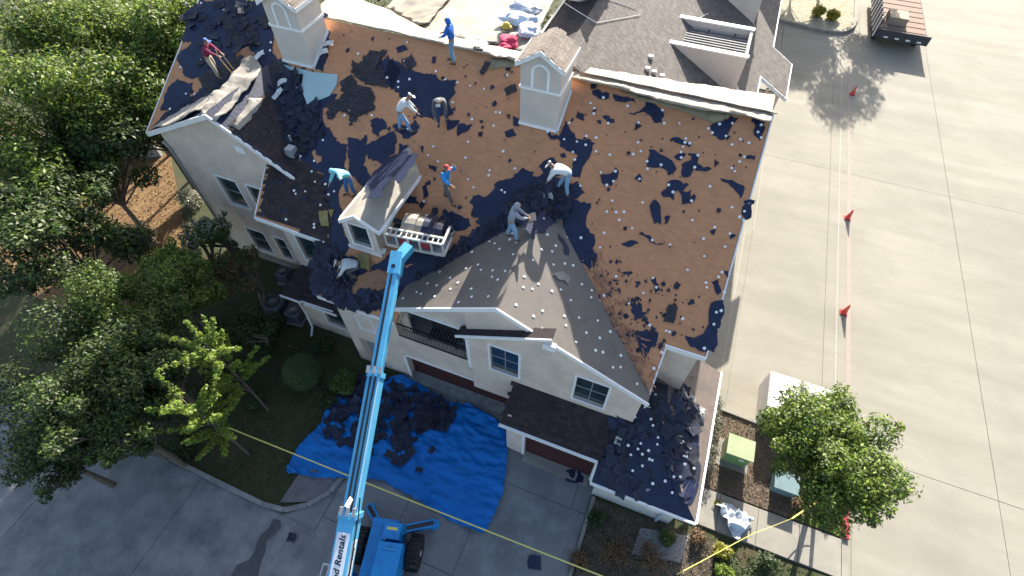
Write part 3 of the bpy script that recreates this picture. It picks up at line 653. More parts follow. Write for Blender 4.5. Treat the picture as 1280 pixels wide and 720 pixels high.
P(MB().bx(-2.0, 3.0, 41, 46, 5, 10.5), 'far_wing', stucco2)
# lightning wires and vents on the far roof
wm = MB()
for a, b in (((700, 2), (745, 30)), ((745, 30), (800, 20)), ((860, 30), (885, 18)), ((795, 12), (760, 0))):
    wm.tube([E.at(*a) + Vector((0, 0, .06)), E.at((a[0] + b[0]) / 2, (a[1] + b[1]) / 2) + Vector((0, 0, .05)), E.at(*b) + Vector((0, 0, .06))], .015, 4)
P(wm, 'roof_wire', white)
for p in ((813, 73), (809, 88), (817, 92), (827, 97)): P(MB().box(E.at(*p) + Vector((0, 0, .08)), (.26, .22, .12), taper=.7), 'roof_vent', steel)
# vent on the left roof
P(MB().box(MAIN.at(366, 193) + Vector((0, 0, .18)), (.42, .42, .36), taper=.8), 'roof_vent', pipe, roof)
P(MB().tube([MAIN.at(365, 178) + Vector((0, 0, -.05)), MAIN.at(365, 178) + Vector((0, 0, .35))], .05, 8), 'vent_pipe', pipe, roof)

# ================================================================== TORN FELT ON THE DECKING (pieces of the main roof)
def jag(q, rnd, step=.10, amp=.045):
    out = []
    for i in range(len(q)):
        a = Vector(q[i]); b = Vector(q[(i + 1) % len(q)]); L = (b - a).length; n = max(1, int(L / step))
        for k in range(n):
            p = a.lerp(b, k / n)
            am = amp if k else amp * .3; q_ = noise.noise_vector(Vector((p.x * 2.1, p.y * 2.1, 3.0))) * .16
            out.append(p + Vector((rnd.uniform(-am, am) + q_.x, rnd.uniform(-am, am) + q_.y)))
    return out
rp = random.Random(21); pc = [0]
def patch(px, m=felt, name='felt_patch', pl=MAIN, parent=None, step=.10, amp=.05, base=.008, th=.012, jg=True, **kw):
    pc[0] += 1
    q = [(p.x, p.y) for p in (pl.at(*a) for a in px)]
    q = jag(q, rp, step, amp) if jg else [Vector(a) for a in q]
    n = pl.n; b = base + (pc[0] % 9) * .0016
    pts = [Vector((p.x, p.y, pl.z(p.x, p.y) + b + th)) for p in q]
    return P(MB().prism(pts, (0, 0, -th)), name, m, parent or roof, **kw)
PATCHES = [
 [(811,190),(818,188),(830,193),(842,205),(844,210),(838,218),(828,213),(818,208),(811,203)], [(843,197),(850,191),(856,192),(850,201)],
 [(858,192),(872,195),(875,205),(888,212),(878,214),(868,210),(866,220),(850,218),(850,205),(862,203)], [(750,221),(763,217),(768,209),(772,212),(771,220),(765,233),(755,232),(751,227)],
 [(790,225),(796,217),(803,229)], [(824,240),(840,230),(858,227),(860,231),(845,243),(844,252),(838,248),(832,246)], [(849,240),(862,238),(860,246),(869,244),(868,252),(862,255),(853,254)],
 [(811,260),(818,254),(826,257),(827,270),(824,281),(816,280)], [(830,272),(838,272),(835,279),(829,280)], [(777,305),(785,300),(796,304),(788,308)], [(799,294),(815,297),(828,304),(812,302)],
 [(681,167),(690,174),(698,172),(700,185),(715,193),(723,195),(718,205),(712,220),(722,223),(728,210),(738,190),(745,180),(718,172),(714,158),(704,150),(699,168)],
 [(888,157),(900,156),(914,146),(922,145),(916,158),(911,172),(898,178),(889,170)], [(838,172),(862,178),(860,182),(837,177)],
 [(940,150),(955,152),(952,160),(938,154)], [(944,158),(954,160),(948,176),(944,169)], [(932,196),(946,198),(944,204),(931,199)], [(902,222),(915,228),(931,233),(929,245),(916,238),(905,230)],
 [(926,258),(940,255),(936,270),(925,277),(924,265)], [(886,288),(897,290),(893,297)], [(914,290),(922,292),(914,295)], [(932,250),(943,252),(941,257),(930,255)],
 [(889,355),(896,354),(903,367),(898,372)], [(890,380),(903,377),(902,402),(890,440),(860,433),(858,420),(868,421),(878,415),(885,402),(888,390)],
 [(788,378),(795,376),(800,388),(809,393),(799,399),(790,390)], [(806,400),(820,410),(815,412),(806,405)], [(792,414),(823,414),(824,425),(815,435),(808,445),(800,432),(795,425)],
 [(816,350),(823,346),(824,356),(817,357)], [(767,348),(775,349),(770,352)], [(906,342),(912,340),(911,350)],
 [(700,246),(720,250),(735,255),(732,275),(716,280),(702,270)], [(700,270),(732,274),(728,290),(716,296),(702,284)], [(715,302),(735,292),(742,302),(748,322),(738,333),(722,331),(714,318)],
 [(741,113),(748,112),(752,118),(761,120),(760,126),(748,124),(741,118)], [(767,120),(790,124),(792,130),(768,127)], [(755,142),(762,142),(768,153),(762,156),(756,148)],
 [(786,145),(808,135),(802,127),(820,130),(829,145),(828,153),(816,154),(808,142),(800,143),(788,146)], [(746,150),(752,149),(751,155)], [(722,143),(731,142),(729,150),(721,148)],
 [(496,60),(508,58),(510,64),(500,66)], [(541,70),(548,69),(547,78),(541,77)], [(573,158),(588,157),(585,165),(574,172)], [(632,165),(640,160),(644,168),(636,171)], [(640,148),(648,150),(648,158),(641,157)],
 [(480,93),(493,72),(505,84),(530,92),(545,92),(548,98),(570,103),(572,118),(560,125),(568,140),(545,150),(520,145),(505,130),(500,115),(488,110)],
 [(493,156),(505,160),(520,150),(520,165),(505,172),(496,168)], [(560,146),(570,150),(572,158),(560,160)],
 [(436,174),(460,174),(458,182),(470,176),(480,170),(492,165),(495,178),(490,195),(478,205),(465,203),(458,192),(455,205),(462,222),(456,232),(446,228),(438,215),(435,195)],
 [(523,184),(530,183),(530,193),(525,190)], [(498,180),(508,178),(512,186),(505,200),(498,196)], [(538,208),(548,210),(546,216),(538,214)], [(526,234),(534,231),(535,243),(529,244)], [(505,246),(520,243),(523,254),(510,256)],
 [(480,238),(492,244),(488,262),(478,258)],
 [(330,78),(352,72),(364,84),(372,100),(378,125),(398,118),(404,135),(398,160),(402,180),(390,190),(395,205),(418,192),(424,205),(426,240),(425,268),(437,305),(425,330),(411,306),(400,215),(343,183),(370,216),(330,180),(305,150),(318,120),(322,95)],
 [(250,0),(300,0),(302,25),(285,35),(290,60),(322,58),(330,72),(300,100),(262,128),(212,158),(192,160),(205,142),(240,122),(262,105),(255,95),(236,97),(225,66),(240,56),(228,48),(240,40)],
 [(222,70),(235,64),(245,80),(252,95),(240,98),(230,90)], [(300,0),(330,4),(326,16),(335,20),(330,36),(318,42),(308,55),(296,44),(288,22)], [(316,20),(332,22),(336,36),(330,44),(318,40)],
 [(318,42),(334,30),(338,42),(330,50),(318,52)], [(302,60),(318,52),(326,60),(318,66),(304,66)], [(390,12),(410,18),(404,30),(396,24)], [(410,200),(432,196),(430,210),(436,222),(424,238),(414,228)],
 [(404,38),(412,44),(410,62),(400,78),(396,70)], [(396,125),(404,115),(420,120),(412,130),(402,136)],
 [(625,233),(640,222),(655,218),(668,222),(690,214),(702,232),(690,246),(660,262),(640,268),(620,280),(608,262),(620,250),(640,246)], [(616,232),(630,230),(644,232),(640,238),(622,240)], [(640,220),(655,212),(668,216),(660,226),(646,228)],
 [(390,345),(411,306),(425,322),(440,320),(452,330),(470,332),(486,322),(510,335),(560,318),(600,285),(640,262),(660,262),(655,275),(640,290),(600,315),(560,340),(530,360),(495,382),(470,388),(440,386),(413,376),(402,368),(388,362)],
]
PATCHES += [[(286,18),(330,10),(344,30),(340,62),(352,80),(330,92),(300,84),(276,60),(280,38)], [(352,100),(380,96),(396,118),(404,150),(420,176),(400,196),(380,180),(364,150)], [(470,84),(486,70),(500,90),(492,112),(476,106)], [(600,248),(622,232),(650,226),(668,244),(640,268),(612,276),(590,270)], [(706,280),(726,276),(742,296),(748,326),(736,338),(716,322)], [(262,100),(285,84),(300,92),(318,80),(330,84),(322,104),(300,112),(280,126),(262,122)], [(228,20),(244,6),(262,10),(270,30),(262,52),(244,58),(232,44)], [(205,118),(222,100),(240,104),(236,124),(216,140),(202,138)],
 [(384,60),(400,50),(410,70),(404,92),(392,86)], [(398,190),(420,178),(436,184),(430,205),(410,212)], [(470,262),(484,258),(490,275),(478,284)], [(500,300),(520,306),(548,318),(530,332),(505,330)], [(460,150),(478,146),(484,160),(468,168)],
 [(556,262),(574,268),(590,282),(572,292),(556,284)], [(588,250),(604,244),(612,256),(600,266)], [(676,208),(690,196),(704,206),(700,222),(684,224)], [(705,232),(722,226),(730,240),(716,250)]]
PATCHES.append([(346, 186), (398, 215), (414, 262), (408, 300), (324, 266)])
for p in PATCHES: patch(p, base=.0) if p is PATCHES[-1] else patch(p)
# dark shingle rectangles and old shingle fields still lying on the deck
shg = mat('dark_lifted_shingle', (.016, .017, .024), (.028, .027, .034), .7, 4, bump=.5, bscale=80, island=.3)
SHP = [[(440,75),(447,82),(456,72),(466,66),(480,66),(476,85),(482,100),(480,110),(462,104),(445,98),(440,88)], [(428,100),(440,97),(448,108),(466,115),(466,138),(455,142),(445,150),(440,155),(437,145),(425,140),(415,150),(409,148),(412,128),(430,124),(427,110)],
       [(505,78),(515,68),(516,84),(508,90)], [(276,22),(300,18),(318,30),(324,58),(300,56),(284,40)], [(340,10),(348,30),(330,40),(322,22)], [(250,98),(300,70),(312,78),(285,100),(262,116)], [(340,75),(352,74),(372,104),(376,130),(352,130),(340,110)]]
for i, p in enumerate(SHP):
    b = patch(p, shg, 'shingle_patch', th=.02)
    f = shingle_plane([MAIN.at(*q) + Vector((0, 0, .042)) for q in p], (1, 0, 0), (0, 1, SL), shg, parent=b, cw=.3, ch=.14, seed=30 + i, lift=.004)
olive = mat('olive_board', (.22, .18, .06), (.28, .23, .09), .8, 4)
patch([(448,319),(463,320),(462,338),(448,336)], olive, 'board', jg=False, th=.02, base=.07)
for p in ([(399,265),(412,266),(410,285),(400,283)], [(412,264),(418,265),(416,272)]): patch(p, olive, 'board', amp=.02, base=.05)
browncopper = mat('bare_board', (.34, .17, .09), (.26, .13, .07), .85, 4)
for p in ([(440,352),(462,338),(485,345),(480,360),(452,364),(440,372),(430,360)], [(452,322),(470,330),(466,338),(450,334)], [(296,66),(310,60),(320,68),(312,74),(298,74)], [(505,290),(520,284),(530,292),(515,300)]): patch(p, browncopper, 'bare_deck', base=.03)
# felt on the gable slopes, wing and dormer roofs
for p in ([(697,290),(705,300),(712,320),(706,318)], [(655,270),(676,262),(690,272),(680,292),(664,300),(655,290)], ): patch(p, felt, 'felt_patch', GR, gr)
for p in ([(692,345),(705,340),(716,348),(712,356),(698,352)],): patch(p, mat('grey_tear', (.30, .28, .26), (.2, .19, .18), .8, 5), 'felt_patch', GR, gr, base=.03)
for p in ([(460,228),(485,202),(505,192),(523,197),(518,210),(500,232),(490,224),(478,250),(468,253),(462,246)],): patch(p, felt, 'felt_patch', Plane(dL, (-(dapex.z - dL.z) / (dapex.x - dL.x), 0, 1)), drf[0], base=.12)
# old tan felt and scraps along the left wing ridge (lifted, wrinkled)
wrinkle_sheet([(250,143),(262,120),(285,100),(308,74),(322,76),(327,84),(322,100),(310,112),(292,130),(282,140),(268,150)], WGL if False else Plane((-18, 12.5, 9.75), (0, -.02, 1)), 'old_felt', mat('tan_old_felt', (.27, .24, .195), (.19, .17, .14), .8, 1.6, bump=.5, bscale=5), amp=.22, dz=-.1, seed=14, step=.3, jag=.08, freq=1.0)
wrinkle_sheet([(290,158),(312,124),(330,125),(322,140),(300,164)], WGR, 'old_felt', MATS['tan_old_felt'], amp=.08, dz=.03, seed=15, step=.25, jag=.06)
wrinkle_sheet([(192,160),(225,140),(262,112),(274,118),(262,134),(230,150),(205,160)], WGL, 'old_felt', MATS['tan_old_felt'], amp=.1, dz=.06, seed=16, step=.3, jag=.08)
# white plastic caps: small pieces, joined
cm = MB(); rc = random.Random(5)
def cap(p, n):
    r = rc.uniform(.045, .06); rot = Vector(n).to_track_quat('Z', 'Y').to_matrix()
    cm.lathe(Vector(p), [(r, 0), (r, .012), (r * .5, .02)], 7, rot)
CAPS = [(851,191),(872,195),(868,210),(769,215),(826,207),(742,143),(790,286),(815,301),(841,241),(864,252),(924,272),(930,265),(929,276),(865,276),(893,285),(879,299),(880,321),(906,309),(803,254),(770,266),(755,292),(708,298),(726,298),(750,310),(770,346),(816,348),(786,380),(812,407),(859,338),(883,360),(905,366),(901,389),(895,391),(853,399),(882,354),(902,341),(892,406),(880,436),(827,441),(817,461),(755,370),(749,377),(746,389),(741,402),(755,409),(804,367),(820,360),(809,212),(918,215),(887,234),(924,203),(930,197),(951,157),(947,166),(951,173),(925,175),(890,167),(907,171),(899,156),(915,155),(856,179),(862,180),(849,155),(830,155),(745,190),(732,182),(721,178),(705,175),(716,191),(754,123),(738,130),(760,155),(745,173),(512,100),(557,100),(572,104),(545,90),(498,103),(498,110),(484,98),(505,78),(448,68),(509,54),(634,95),(588,108),(605,112),(625,142),(590,150),(617,158),(629,190),(585,178),(542,184),(567,208),(585,225),(592,235),(612,214),(582,198),(611,220),(535,195),(510,162),(465,145),(437,139),(384,166),(380,178),(377,187),(376,196),(393,202),(390,215),(394,228),(407,231),(382,240),(401,257),(411,244),(418,240),(368,239),(358,275),(393,281),(393,285),(370,243),(404,176),(397,159),(431,145),(233,118),(244,118),(339,54),(338,64),(213,137),(226,85),(252,76),(233,5),(252,5)]
for p in CAPS: cap(MAIN.at(*p) + Vector((0, 0, .035)), MAIN.n)
for i in range(70):
    x, y = rc.uniform(-9, 2.8), rc.uniform(10.6, 17.5)
    if x < 1.5 and y < 13 and x > -8: continue
    cap(MAIN.pt(x, y) + Vector((0, 0, .03)), MAIN.n)
for r0 in range(9):
    for k in range(9):
        x = -3.5 + r0 * .58 + rc.uniform(-.25, .25); y = 8.7 + k * .62 + (r0 % 2) * .3 + rc.uniform(-.28, .28)
        if y < 8.45: continue
        if y < (GR.z(x, 0) - 5.66) / SL + 8.3: cap(gpt(GR, x, y, .01), GR.n)
        x2 = 2 * AX - x
        if x2 > xl + .2 and y < (GL.z(x2, 0) - 5.66) / SL + 8.1: cap(gpt(GL, x2, y, .01), GL.n)
for i in range(46):
    x, y = rc.gauss(2.7, .75), rc.gauss(8.0, .8)
    if not (1.0 < x < 4.3 and 6.4 < y < 10): continue
    z = min(FRONT.z(x, y), SIDE.z(x, y)); cap((x, y, z + .12 + rc.random() * .05), (0, -.4, 1))
o = P(cm, 'plastic_caps', white, roof, kind='stuff')
# small scraps and crumbs of felt on the decking
sm = MB(); rs = random.Random(9)
for i in range(620):
    x, y = rs.uniform(-22, 2.7), rs.uniform(10.2, 17.8)
    if rs.random() < .35: x, y = rs.gauss(0.3, .9), rs.uniform(8.6, 12)
    if not inside((x, y), main_pts) or (x < 1.2 and x > -8 and y < 12.6 - abs(x - AX) * .8): continue
    s = rs.choice([.02, .03, .03, .04, .05, .07, .10, .13]) * rs.uniform(.6, 1.3); a0 = rs.random() * 6.3
    n = rs.choice([3, 4, 5]); pts = []
    for k in range(n):
        t = a0 + 6.283 * k / n; r = s * rs.uniform(.5, 1.2)
        px_, py_ = x + r * math.cos(t), y + r * math.sin(t); pts.append(MAIN.pt(px_, py_) + Vector((0, 0, .022 + rs.random() * .02)))
    sm.prism(pts, (0, 0, -.012))
P(sm, 'felt_scraps', tar, roof, kind='stuff')
splin = MB()
for i in range(260):       # wood splinters of the torn decking beside the valley
    t = rs.random(); c = MAIN.at(735 + 75 * t + rs.gauss(0, 9), 325 + 165 * t + rs.gauss(0, 8))
    a = rs.gauss(-.9, .5); d = Vector((math.cos(a), math.sin(a) * .87, math.sin(a) * .5)) * rs.uniform(.08, .35)
    if not inside((c.x, c.y), main_pts): continue
    splin.beam(c + Vector((0, 0, .02)), c + d + Vector((0, 0, .03 + rs.random() * .05)), rs.uniform(.02, .05), .01)
P(splin, 'splinters', mat('splinter_wood', (.42, .24, .15), (.26, .11, .07), .9, 6), roof, kind='stuff')

# ================================================================== HEAPS OF TORN SHINGLES
def strip_mesh(seed, L, W, bend=.05, name='torn_shingle', m=None, notch=True):
    r = random.Random(seed); nx, ny = 6, 2; vs = []; fs = []
    tw = r.uniform(-.15, .15); bd = r.uniform(-bend, bend)
    for j in range(ny + 1):
        for i in range(nx + 1):
            x = (i / nx - .5) * L; y = (j / ny - .5) * W
            if i in (0, nx): x += r.uniform(-.05, .03)
            if j in (0, ny): y += r.uniform(-.03, .02)
            z = bd * (x / L * 2) ** 2 * 2 + tw * x * y + r.uniform(-.012, .012)
            vs.append((x, y, z))
    o = len(vs); vs += [(x, y, z - .012) for x, y, z in vs]
    w_ = nx + 1
    for j in range(ny):
        for i in range(nx):
            a = j * w_ + i; q = (a, a + 1, a + 1 + w_, a + w_); fs.append(q); fs.append(tuple(o + k for k in q[::-1]))
    rim = [i for i in range(nx + 1)] + [w_ * j + nx for j in range(1, ny + 1)] + [ny * w_ + i for i in range(nx - 1, -1, -1)] + [w_ * j for j in range(ny - 1, 0, -1)]
    for a, b in zip(rim, rim[1:] + rim[:1]): fs.append((a, o + a, o + b, b))
    me = bpy.data.meshes.new(name); me.from_pydata(vs, [], fs); me.materials.append(m or tar); return me
STR = [strip_mesh(i, random.Random(i).uniform(.45, .95), random.Random(i + 50).uniform(.24, .34)) for i in range(12)]
STRL = [strip_mesh(i + 20, random.Random(i).uniform(.25, .45), random.Random(i + 50).uniform(.16, .26), m=mat('grey_shingle_back', (.42, .41, .39), (.32, .31, .29), .8, 4)) for i in range(5)]
def heap(poly, pl, nthings, nstuff, height, label, group, seed, name='torn_shingle', yaw=None, light=0.03, core=True, sc_=1.0, cat='shingle scrap'):
    r = random.Random(seed)
    q = [(p.x, p.y) for p in (pl.at(*a) for a in poly)] if len(poly[0]) == 2 and max(abs(c) for c in poly[0]) > 30 else [tuple(p) for p in poly]
    xs = [p[0] for p in q]; ys = [p[1] for p in q]
    edges = [(Vector(q[i]), Vector(q[(i + 1) % len(q)])) for i in range(len(q))]
    def dedge(p):
        best = 9
        for a, b in edges:
            d = b - a; t = max(0, min(1, (p - a).dot(d) / max(d.length_squared, 1e-6))); best = min(best, (a + d * t - p).length)
        return best
    def hz(x, y):
        d = dedge(Vector((x, y))); nn = .5 + .5 * noise.noise(Vector((x * .9, y * .9, seed)))
        return height * min(1, d / .9) * (.35 + 1.1 * nn)
    def spot():
        while True:
            x, y = r.uniform(min(xs), max(xs)), r.uniform(min(ys), max(ys))
            if inside((x, y), q): return x, y
    base = Vector((sum(xs) / len(xs), sum(ys) / len(ys), 0)); base.z = pl.z(base.x, base.y)
    nq = pl.n.to_track_quat('Z', 'Y').to_matrix()
    def xf(top):
        x, y = spot(); h = hz(x, y) * (r.uniform(.75, 1.0) if top else r.uniform(0, .85))
        rot = nq @ Matrix.Rotation(r.uniform(0, 6.28) if yaw is None else yaw + r.gauss(0, .5), 3, 'Z') @ Matrix.Rotation(r.gauss(0, .09), 3, 'X') @ Matrix.Rotation(r.gauss(0, .07), 3, 'Y')
        return Vector((x, y, pl.z(x, y) + h + .05)), rot
    mb = MB()
    for i in range(nstuff):
        p, rot = xf(False); me = r.choice(STR); s = r.uniform(.7, 1.15) * sc_
        mb.add([rot @ (v.co * s) + p for v in me.vertices], [tuple(f.vertices) for f in me.polygons])
    o = mb.build('shingle_heap', tar, None)
    tag(o, label[0], 'debris heap', kind='stuff')
    for i in range(nthings):
        p, rot = xf(True); me = r.choice(STRL) if r.random() < light else r.choice(STR); s = r.uniform(.8, 1.2) * sc_
        t = bpy.data.objects.new(name, me); C.objects.link(t); t.matrix_world = Matrix.Translation(p) @ rot.to_4x4() @ Matrix.Scale(s, 4)
        tag(t, label[1], cat, group)
GND = Plane((0, 0, .05), (0, 0, 1))
heap([(405,550),(420,482),(480,466),(545,498),(566,512),(564,545),(540,532),(520,548),(512,575),(488,578),(482,552),(440,552)], Plane((0, 0, .17), (0, 0, 1)), 44, 120, .14,
     ('heap of torn black shingles on the blue tarp in front of the garage', 'torn black shingle on the heap over the blue tarp'), 'shingles on the tarp heap', 41)
heap([(395,345),(420,335),(440,372),(495,376),(530,350),(560,322),(600,292),(640,262),(665,262),(640,292),(600,318),(560,344),(528,362),(495,380),(440,384),(405,368)], MAIN, 24, 380, .24,
     ('ridge of torn shingles along the left valley of the garage gable', 'torn black shingle in the long heap along the left gable valley'), 'shingles heaped in the valley', 42, yaw=.7)
heap([(640,258),(668,236),(700,232),(712,252),(700,268),(684,276),(672,300),(650,300),(640,288)], Plane(MAIN.pt(-3.6, 13) + Vector((0, 0, .15)), (0, -.5, 1)), 20, 200, .34,
     ('tall pile of torn shingles at the top of the garage gable ridge', 'torn shingle in the pile at the gable top between the two bent workers'), 'shingles at the gable top', 43, light=.14)
heap([(760,545),(790,500),(815,495),(852,500),(850,540),(842,580),(846,620),(800,618),(760,600),(745,575)], Plane((2.6, 7.8, 3.42), (.12, -PS, 1)), 24, 60, .02,
     ('spread of torn shingles over the low porch roof', 'torn black shingle on the low porch roof'), 'shingles on the porch roof', 44)
heap([(352,90),(372,100),(380,128),(398,140),(394,170),(385,190),(350,185),(325,160),(330,128),(345,112)], MAIN, 28, 250, .08,
     ('scatter of torn shingles on the left roof below the left chimney', 'torn shingle lying on the left roof below the left chimney'), 'shingles below the left chimney', 45, light=.22)
heap([(196,158),(250,122),(300,95),(318,80),(322,92),(300,112),(262,138),(215,158)], MAIN, 12, 120, .10,
     ('band of torn shingles beside the left wing ridge', 'torn black shingle beside the left wing ridge near the worker in maroon'), 'shingles beside the wing ridge', 46, yaw=.9, light=.06)
heap([(395,310),(415,306),(428,330),(440,350),(420,362),(398,350)], MAIN, 10, 90, .10,
     ('torn shingles beside the crouching worker left of the dormer', 'torn black shingle beside the crouching worker left of the dormer'), 'shingles by the crouching worker', 47)
heap([(232,0),(300,2),(325,30),(320,60),(290,70),(262,90),(240,60)], MAIN, 12, 22, .03,
     ('loose torn shingles on the upper left corner of the roof', 'torn shingle on the upper left corner of the roof above the worker in maroon'), 'shingles on the upper left roof', 48)
for k in range(46):
    x, y = rp.gauss(2.55, .85), rp.gauss(7.7, .85)
    if not (1.1 < x < 4.1 and 6.4 < y < 9.9): continue
    pl_ = FRONT if y - 6.15 < 4.5 - x else SIDE; s_ = rp.uniform(.3, .75); a0 = rp.uniform(0, 6.28); q = []
    for i in range(5): q.append(Vector((x + s_ * rp.uniform(.6, 1.1) * math.cos(a0 + i * 1.256), y + s_ * rp.uniform(.5, .9) * math.sin(a0 + i * 1.256))))
    q = jag(q, rp, .12, .05); b = .02 + .003 * (k % 17); tx_, ty_ = rp.gauss(0, .025), rp.gauss(0, .025)
    pts = [Vector((p.x, p.y, min(FRONT.z(p.x, p.y), SIDE.z(p.x, p.y)) + b + .012 + abs((p.x - x) * tx_ + (p.y - y) * ty_))) for p in q if p.x < 4.45 and p.y > 6.2 and not (p.x < 1.5 and p.y > 8.28)]
    if len(pts) > 4: P(MB().prism(pts, (0, 0, -.012)), 'torn_felt', felt if k % 3 else tar, porch)
heap([(850,480),(880,500),(868,560),(850,590),(842,560)], Plane((4.0, 9, 2.95), (PS, 0, 1)), 12, 20, .1,
     ('grey torn felt pieces on the lit strip of the porch roof', 'torn felt piece on the sunlit strip of the porch roof'), 'felt on the lit porch strip', 49, light=.5)
# single pieces that can be pointed at
def lone(u, v, L, W, yaw, label, pl=MAIN, m=None, seed=1, dz=.05):
    me = strip_mesh(seed, L, W, .05, m=m or shg); o = bpy.data.objects.new('loose_shingle', me); C.objects.link(o)
    o.matrix_world = Matrix.Translation(pl.at(u, v) + Vector((0, 0, dz))) @ (pl.n.to_track_quat('Z', 'Y').to_matrix() @ Matrix.Rotation(yaw, 3, 'Z')).to_4x4()
    tag(o, label, 'loose shingle')
lone(838, 393, .62, .34, 1.6, 'dark rectangular shingle lying alone on the lower right decking', seed=61)
lone(638, 113, .62, .34, .75, 'dark rectangular shingle just left of the right chimney', seed=62)
lone(468, 82, .9, .34, 1.5, 'upright shingle strip on the shingle patch near the blue hooded worker', seed=63, dz=.1)
lone(606, 86, .5, .25, 1.4, 'small shingle under the tan sheet left of the right chimney', seed=64)
lone(668, 703, .5, .48, .3, 'square black felt piece lying on the driveway near the bottom edge', pl=GND, m=felt, seed=65)
lone(720, 596, .9, .5, .3, 'black felt rag on the driveway beside the small garage', pl=GND, m=felt, seed=66)
lone(365, 672, .35, .3, .3, 'black scrap on the street left of the boom', pl=Plane((0, 0, .03), (0, 0, 1)), m=tar, seed=67)
lone(462, 565, .4, .3, .3, 'black scrap on the tarp left of the long heap', pl=Plane((0, 0, .28), (0, 0, 1)), m=tar, seed=68)
lone(523, 587, .25, .22, .3, 'tiny black scrap in the middle of the bare blue tarp', pl=Plane((0, 0, .28), (0, 0, 1)), m=tar, seed=69)
lone(540, 563, .28, .22, 1.3, 'tiny black scrap on the tarp nearest the garage', pl=Plane((0, 0, .28), (0, 0, 1)), m=tar, seed=70)
pw_ = mat('white_scrap', (.7, .7, .68), (.55, .55, .55), .7, 6)
for i, (u, v, a) in enumerate([(492, 232, 0), (350, 62, .3)]): pass
for u, v, L, a, lb in ((411, 60, .55, .3, 'white flashing piece at the foot of the left chimney'), (406, 70, .4, .5, 'smaller white flashing piece just below the one by the left chimney'), (354, 107, .5, .6, 'folded white scrap right of the old tan felt'),
                   (349, 122, .6, 1.2, 'white strip of flashing standing up among the left shingles'), (326, 74, .5, .9, 'white scrap near the top of the tan felt'), (480, 318, .3, .1, 'white scrap by the dormer foot'), (655, 291, .5, .6, 'white scrap at the hand of the grey hooded worker')):
    lone(u, v, L, .22, a, lb, m=pw_, seed=int(u), dz=.22)

# ================================================================== TARP
def ground_sheet(poly, name, m, label, cat, z=.05, amp=.1, seed=0, step=.2, freq=.9, aniso=(1, 1), th=.012):
    o = wrinkle_sheet(poly, Plane((0, 0, z), (0, 0, 1)), name, m, th=th, seed=seed, step=step, amp=amp, dz=.02, parent=None, jag=.05, freq=freq, aniso=aniso)
    return tag(o, label, cat)
ground_sheet([(357,590),(372,560),(400,532),(415,500),(455,478),(505,470),(545,492),(560,503),(585,505),(630,530),(637,545),(634,570),(630,610),(618,645),(605,668),(570,655),(530,630),(480,602),(430,598),(390,597)], 'blue_tarp', tarpm, 'large wrinkled blue tarp spread on the driveway under the shingle heap', 'tarp', amp=.12, seed=2, step=.09, freq=1.15, aniso=(.45, 1.3))
ground_sheet([(893,630),(910,630),(940,648),(935,660),(920,676),(905,655)], 'white_tarp', mat('pale_tarp', (.55, .60, .66), (.45, .50, .58), .5, 3), 'crumpled pale blue tarp lying on the sidewalk', 'tarp', z=.08, amp=.3, seed=5, step=.1, freq=2.5)

# ================================================================== VEGETATION
def leaf_mat(name, c, c2, trans=.25):
    m = bpy.data.materials.new(name); m.use_nodes = True; t = m.node_tree; N = t.nodes; L = t.links
    b = N['Principled BSDF']; b.inputs['Roughness'].default_value = .55
    g = N.new('ShaderNodeNewGeometry'); r = N.new('ShaderNodeValToRGB')
    r.color_ramp.elements[0].color = (*c, 1); r.color_ramp.elements[1].color = (*c2, 1)
    L.new(g.outputs['Random Per Island'], r.inputs[0]); L.new(r.outputs[0], b.inputs['Base Color'])
    tr = N.new('ShaderNodeBsdfTranslucent'); mx = N.new('ShaderNodeMixShader'); mx.inputs[0].default_value = trans
    L.new(r.outputs[0], tr.inputs[0]); L.new(b.outputs[0], mx.inputs[1]); L.new(tr.outputs[0], mx.inputs[2]); L.new(mx.outputs[0], N['Material Output'].inputs[0])
    return m
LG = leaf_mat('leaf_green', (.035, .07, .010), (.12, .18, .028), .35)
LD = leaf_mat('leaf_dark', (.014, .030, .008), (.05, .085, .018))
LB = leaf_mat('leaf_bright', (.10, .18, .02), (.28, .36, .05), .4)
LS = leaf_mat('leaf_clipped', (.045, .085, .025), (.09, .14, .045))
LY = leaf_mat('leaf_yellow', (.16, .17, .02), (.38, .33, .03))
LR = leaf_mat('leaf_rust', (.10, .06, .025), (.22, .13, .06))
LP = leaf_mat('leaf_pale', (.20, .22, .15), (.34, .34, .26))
barkm = mat('bark', (.10, .075, .055), (.17, .14, .11), .95, 12, bump=.8, bscale=30)
def leaves(centers, radii, n, size, seed, squash=.8, shell=.55):
    """n leaf quads spread through a set of clumps"""
    r = np.random.default_rng(seed); centers = np.array(centers, float); radii = np.array(radii, float)
    pr_ = radii ** 2; pr_ /= pr_.sum(); ci = r.choice(len(centers), n, p=pr_)
    d = r.normal(size=(n, 3)); d /= np.linalg.norm(d, axis=1)[:, None]
    rad = radii[ci] * (shell + (1 - shell) * r.random(n)) ** 1.0 * (0.85 + .3 * r.random(n))
    p = centers[ci] + d * rad[:, None] * np.array([1, 1, squash])
    nrm = d * .5 + r.normal(size=(n, 3)) * .5 + np.array([0, 0, .6]); nrm /= np.linalg.norm(nrm, axis=1)[:, None]
    a = np.cross(nrm, r.normal(size=(n, 3))); a /= np.linalg.norm(a, axis=1)[:, None]; b = np.cross(nrm, a)
    s = size * (.6 + .8 * r.random(n))[:, None]
    v = np.stack([p - a * s, p - b * s * .45 + nrm * s * .12, p + a * s, p + b * s * .45 + nrm * s * .12], 1).reshape(-1, 3)
    return v
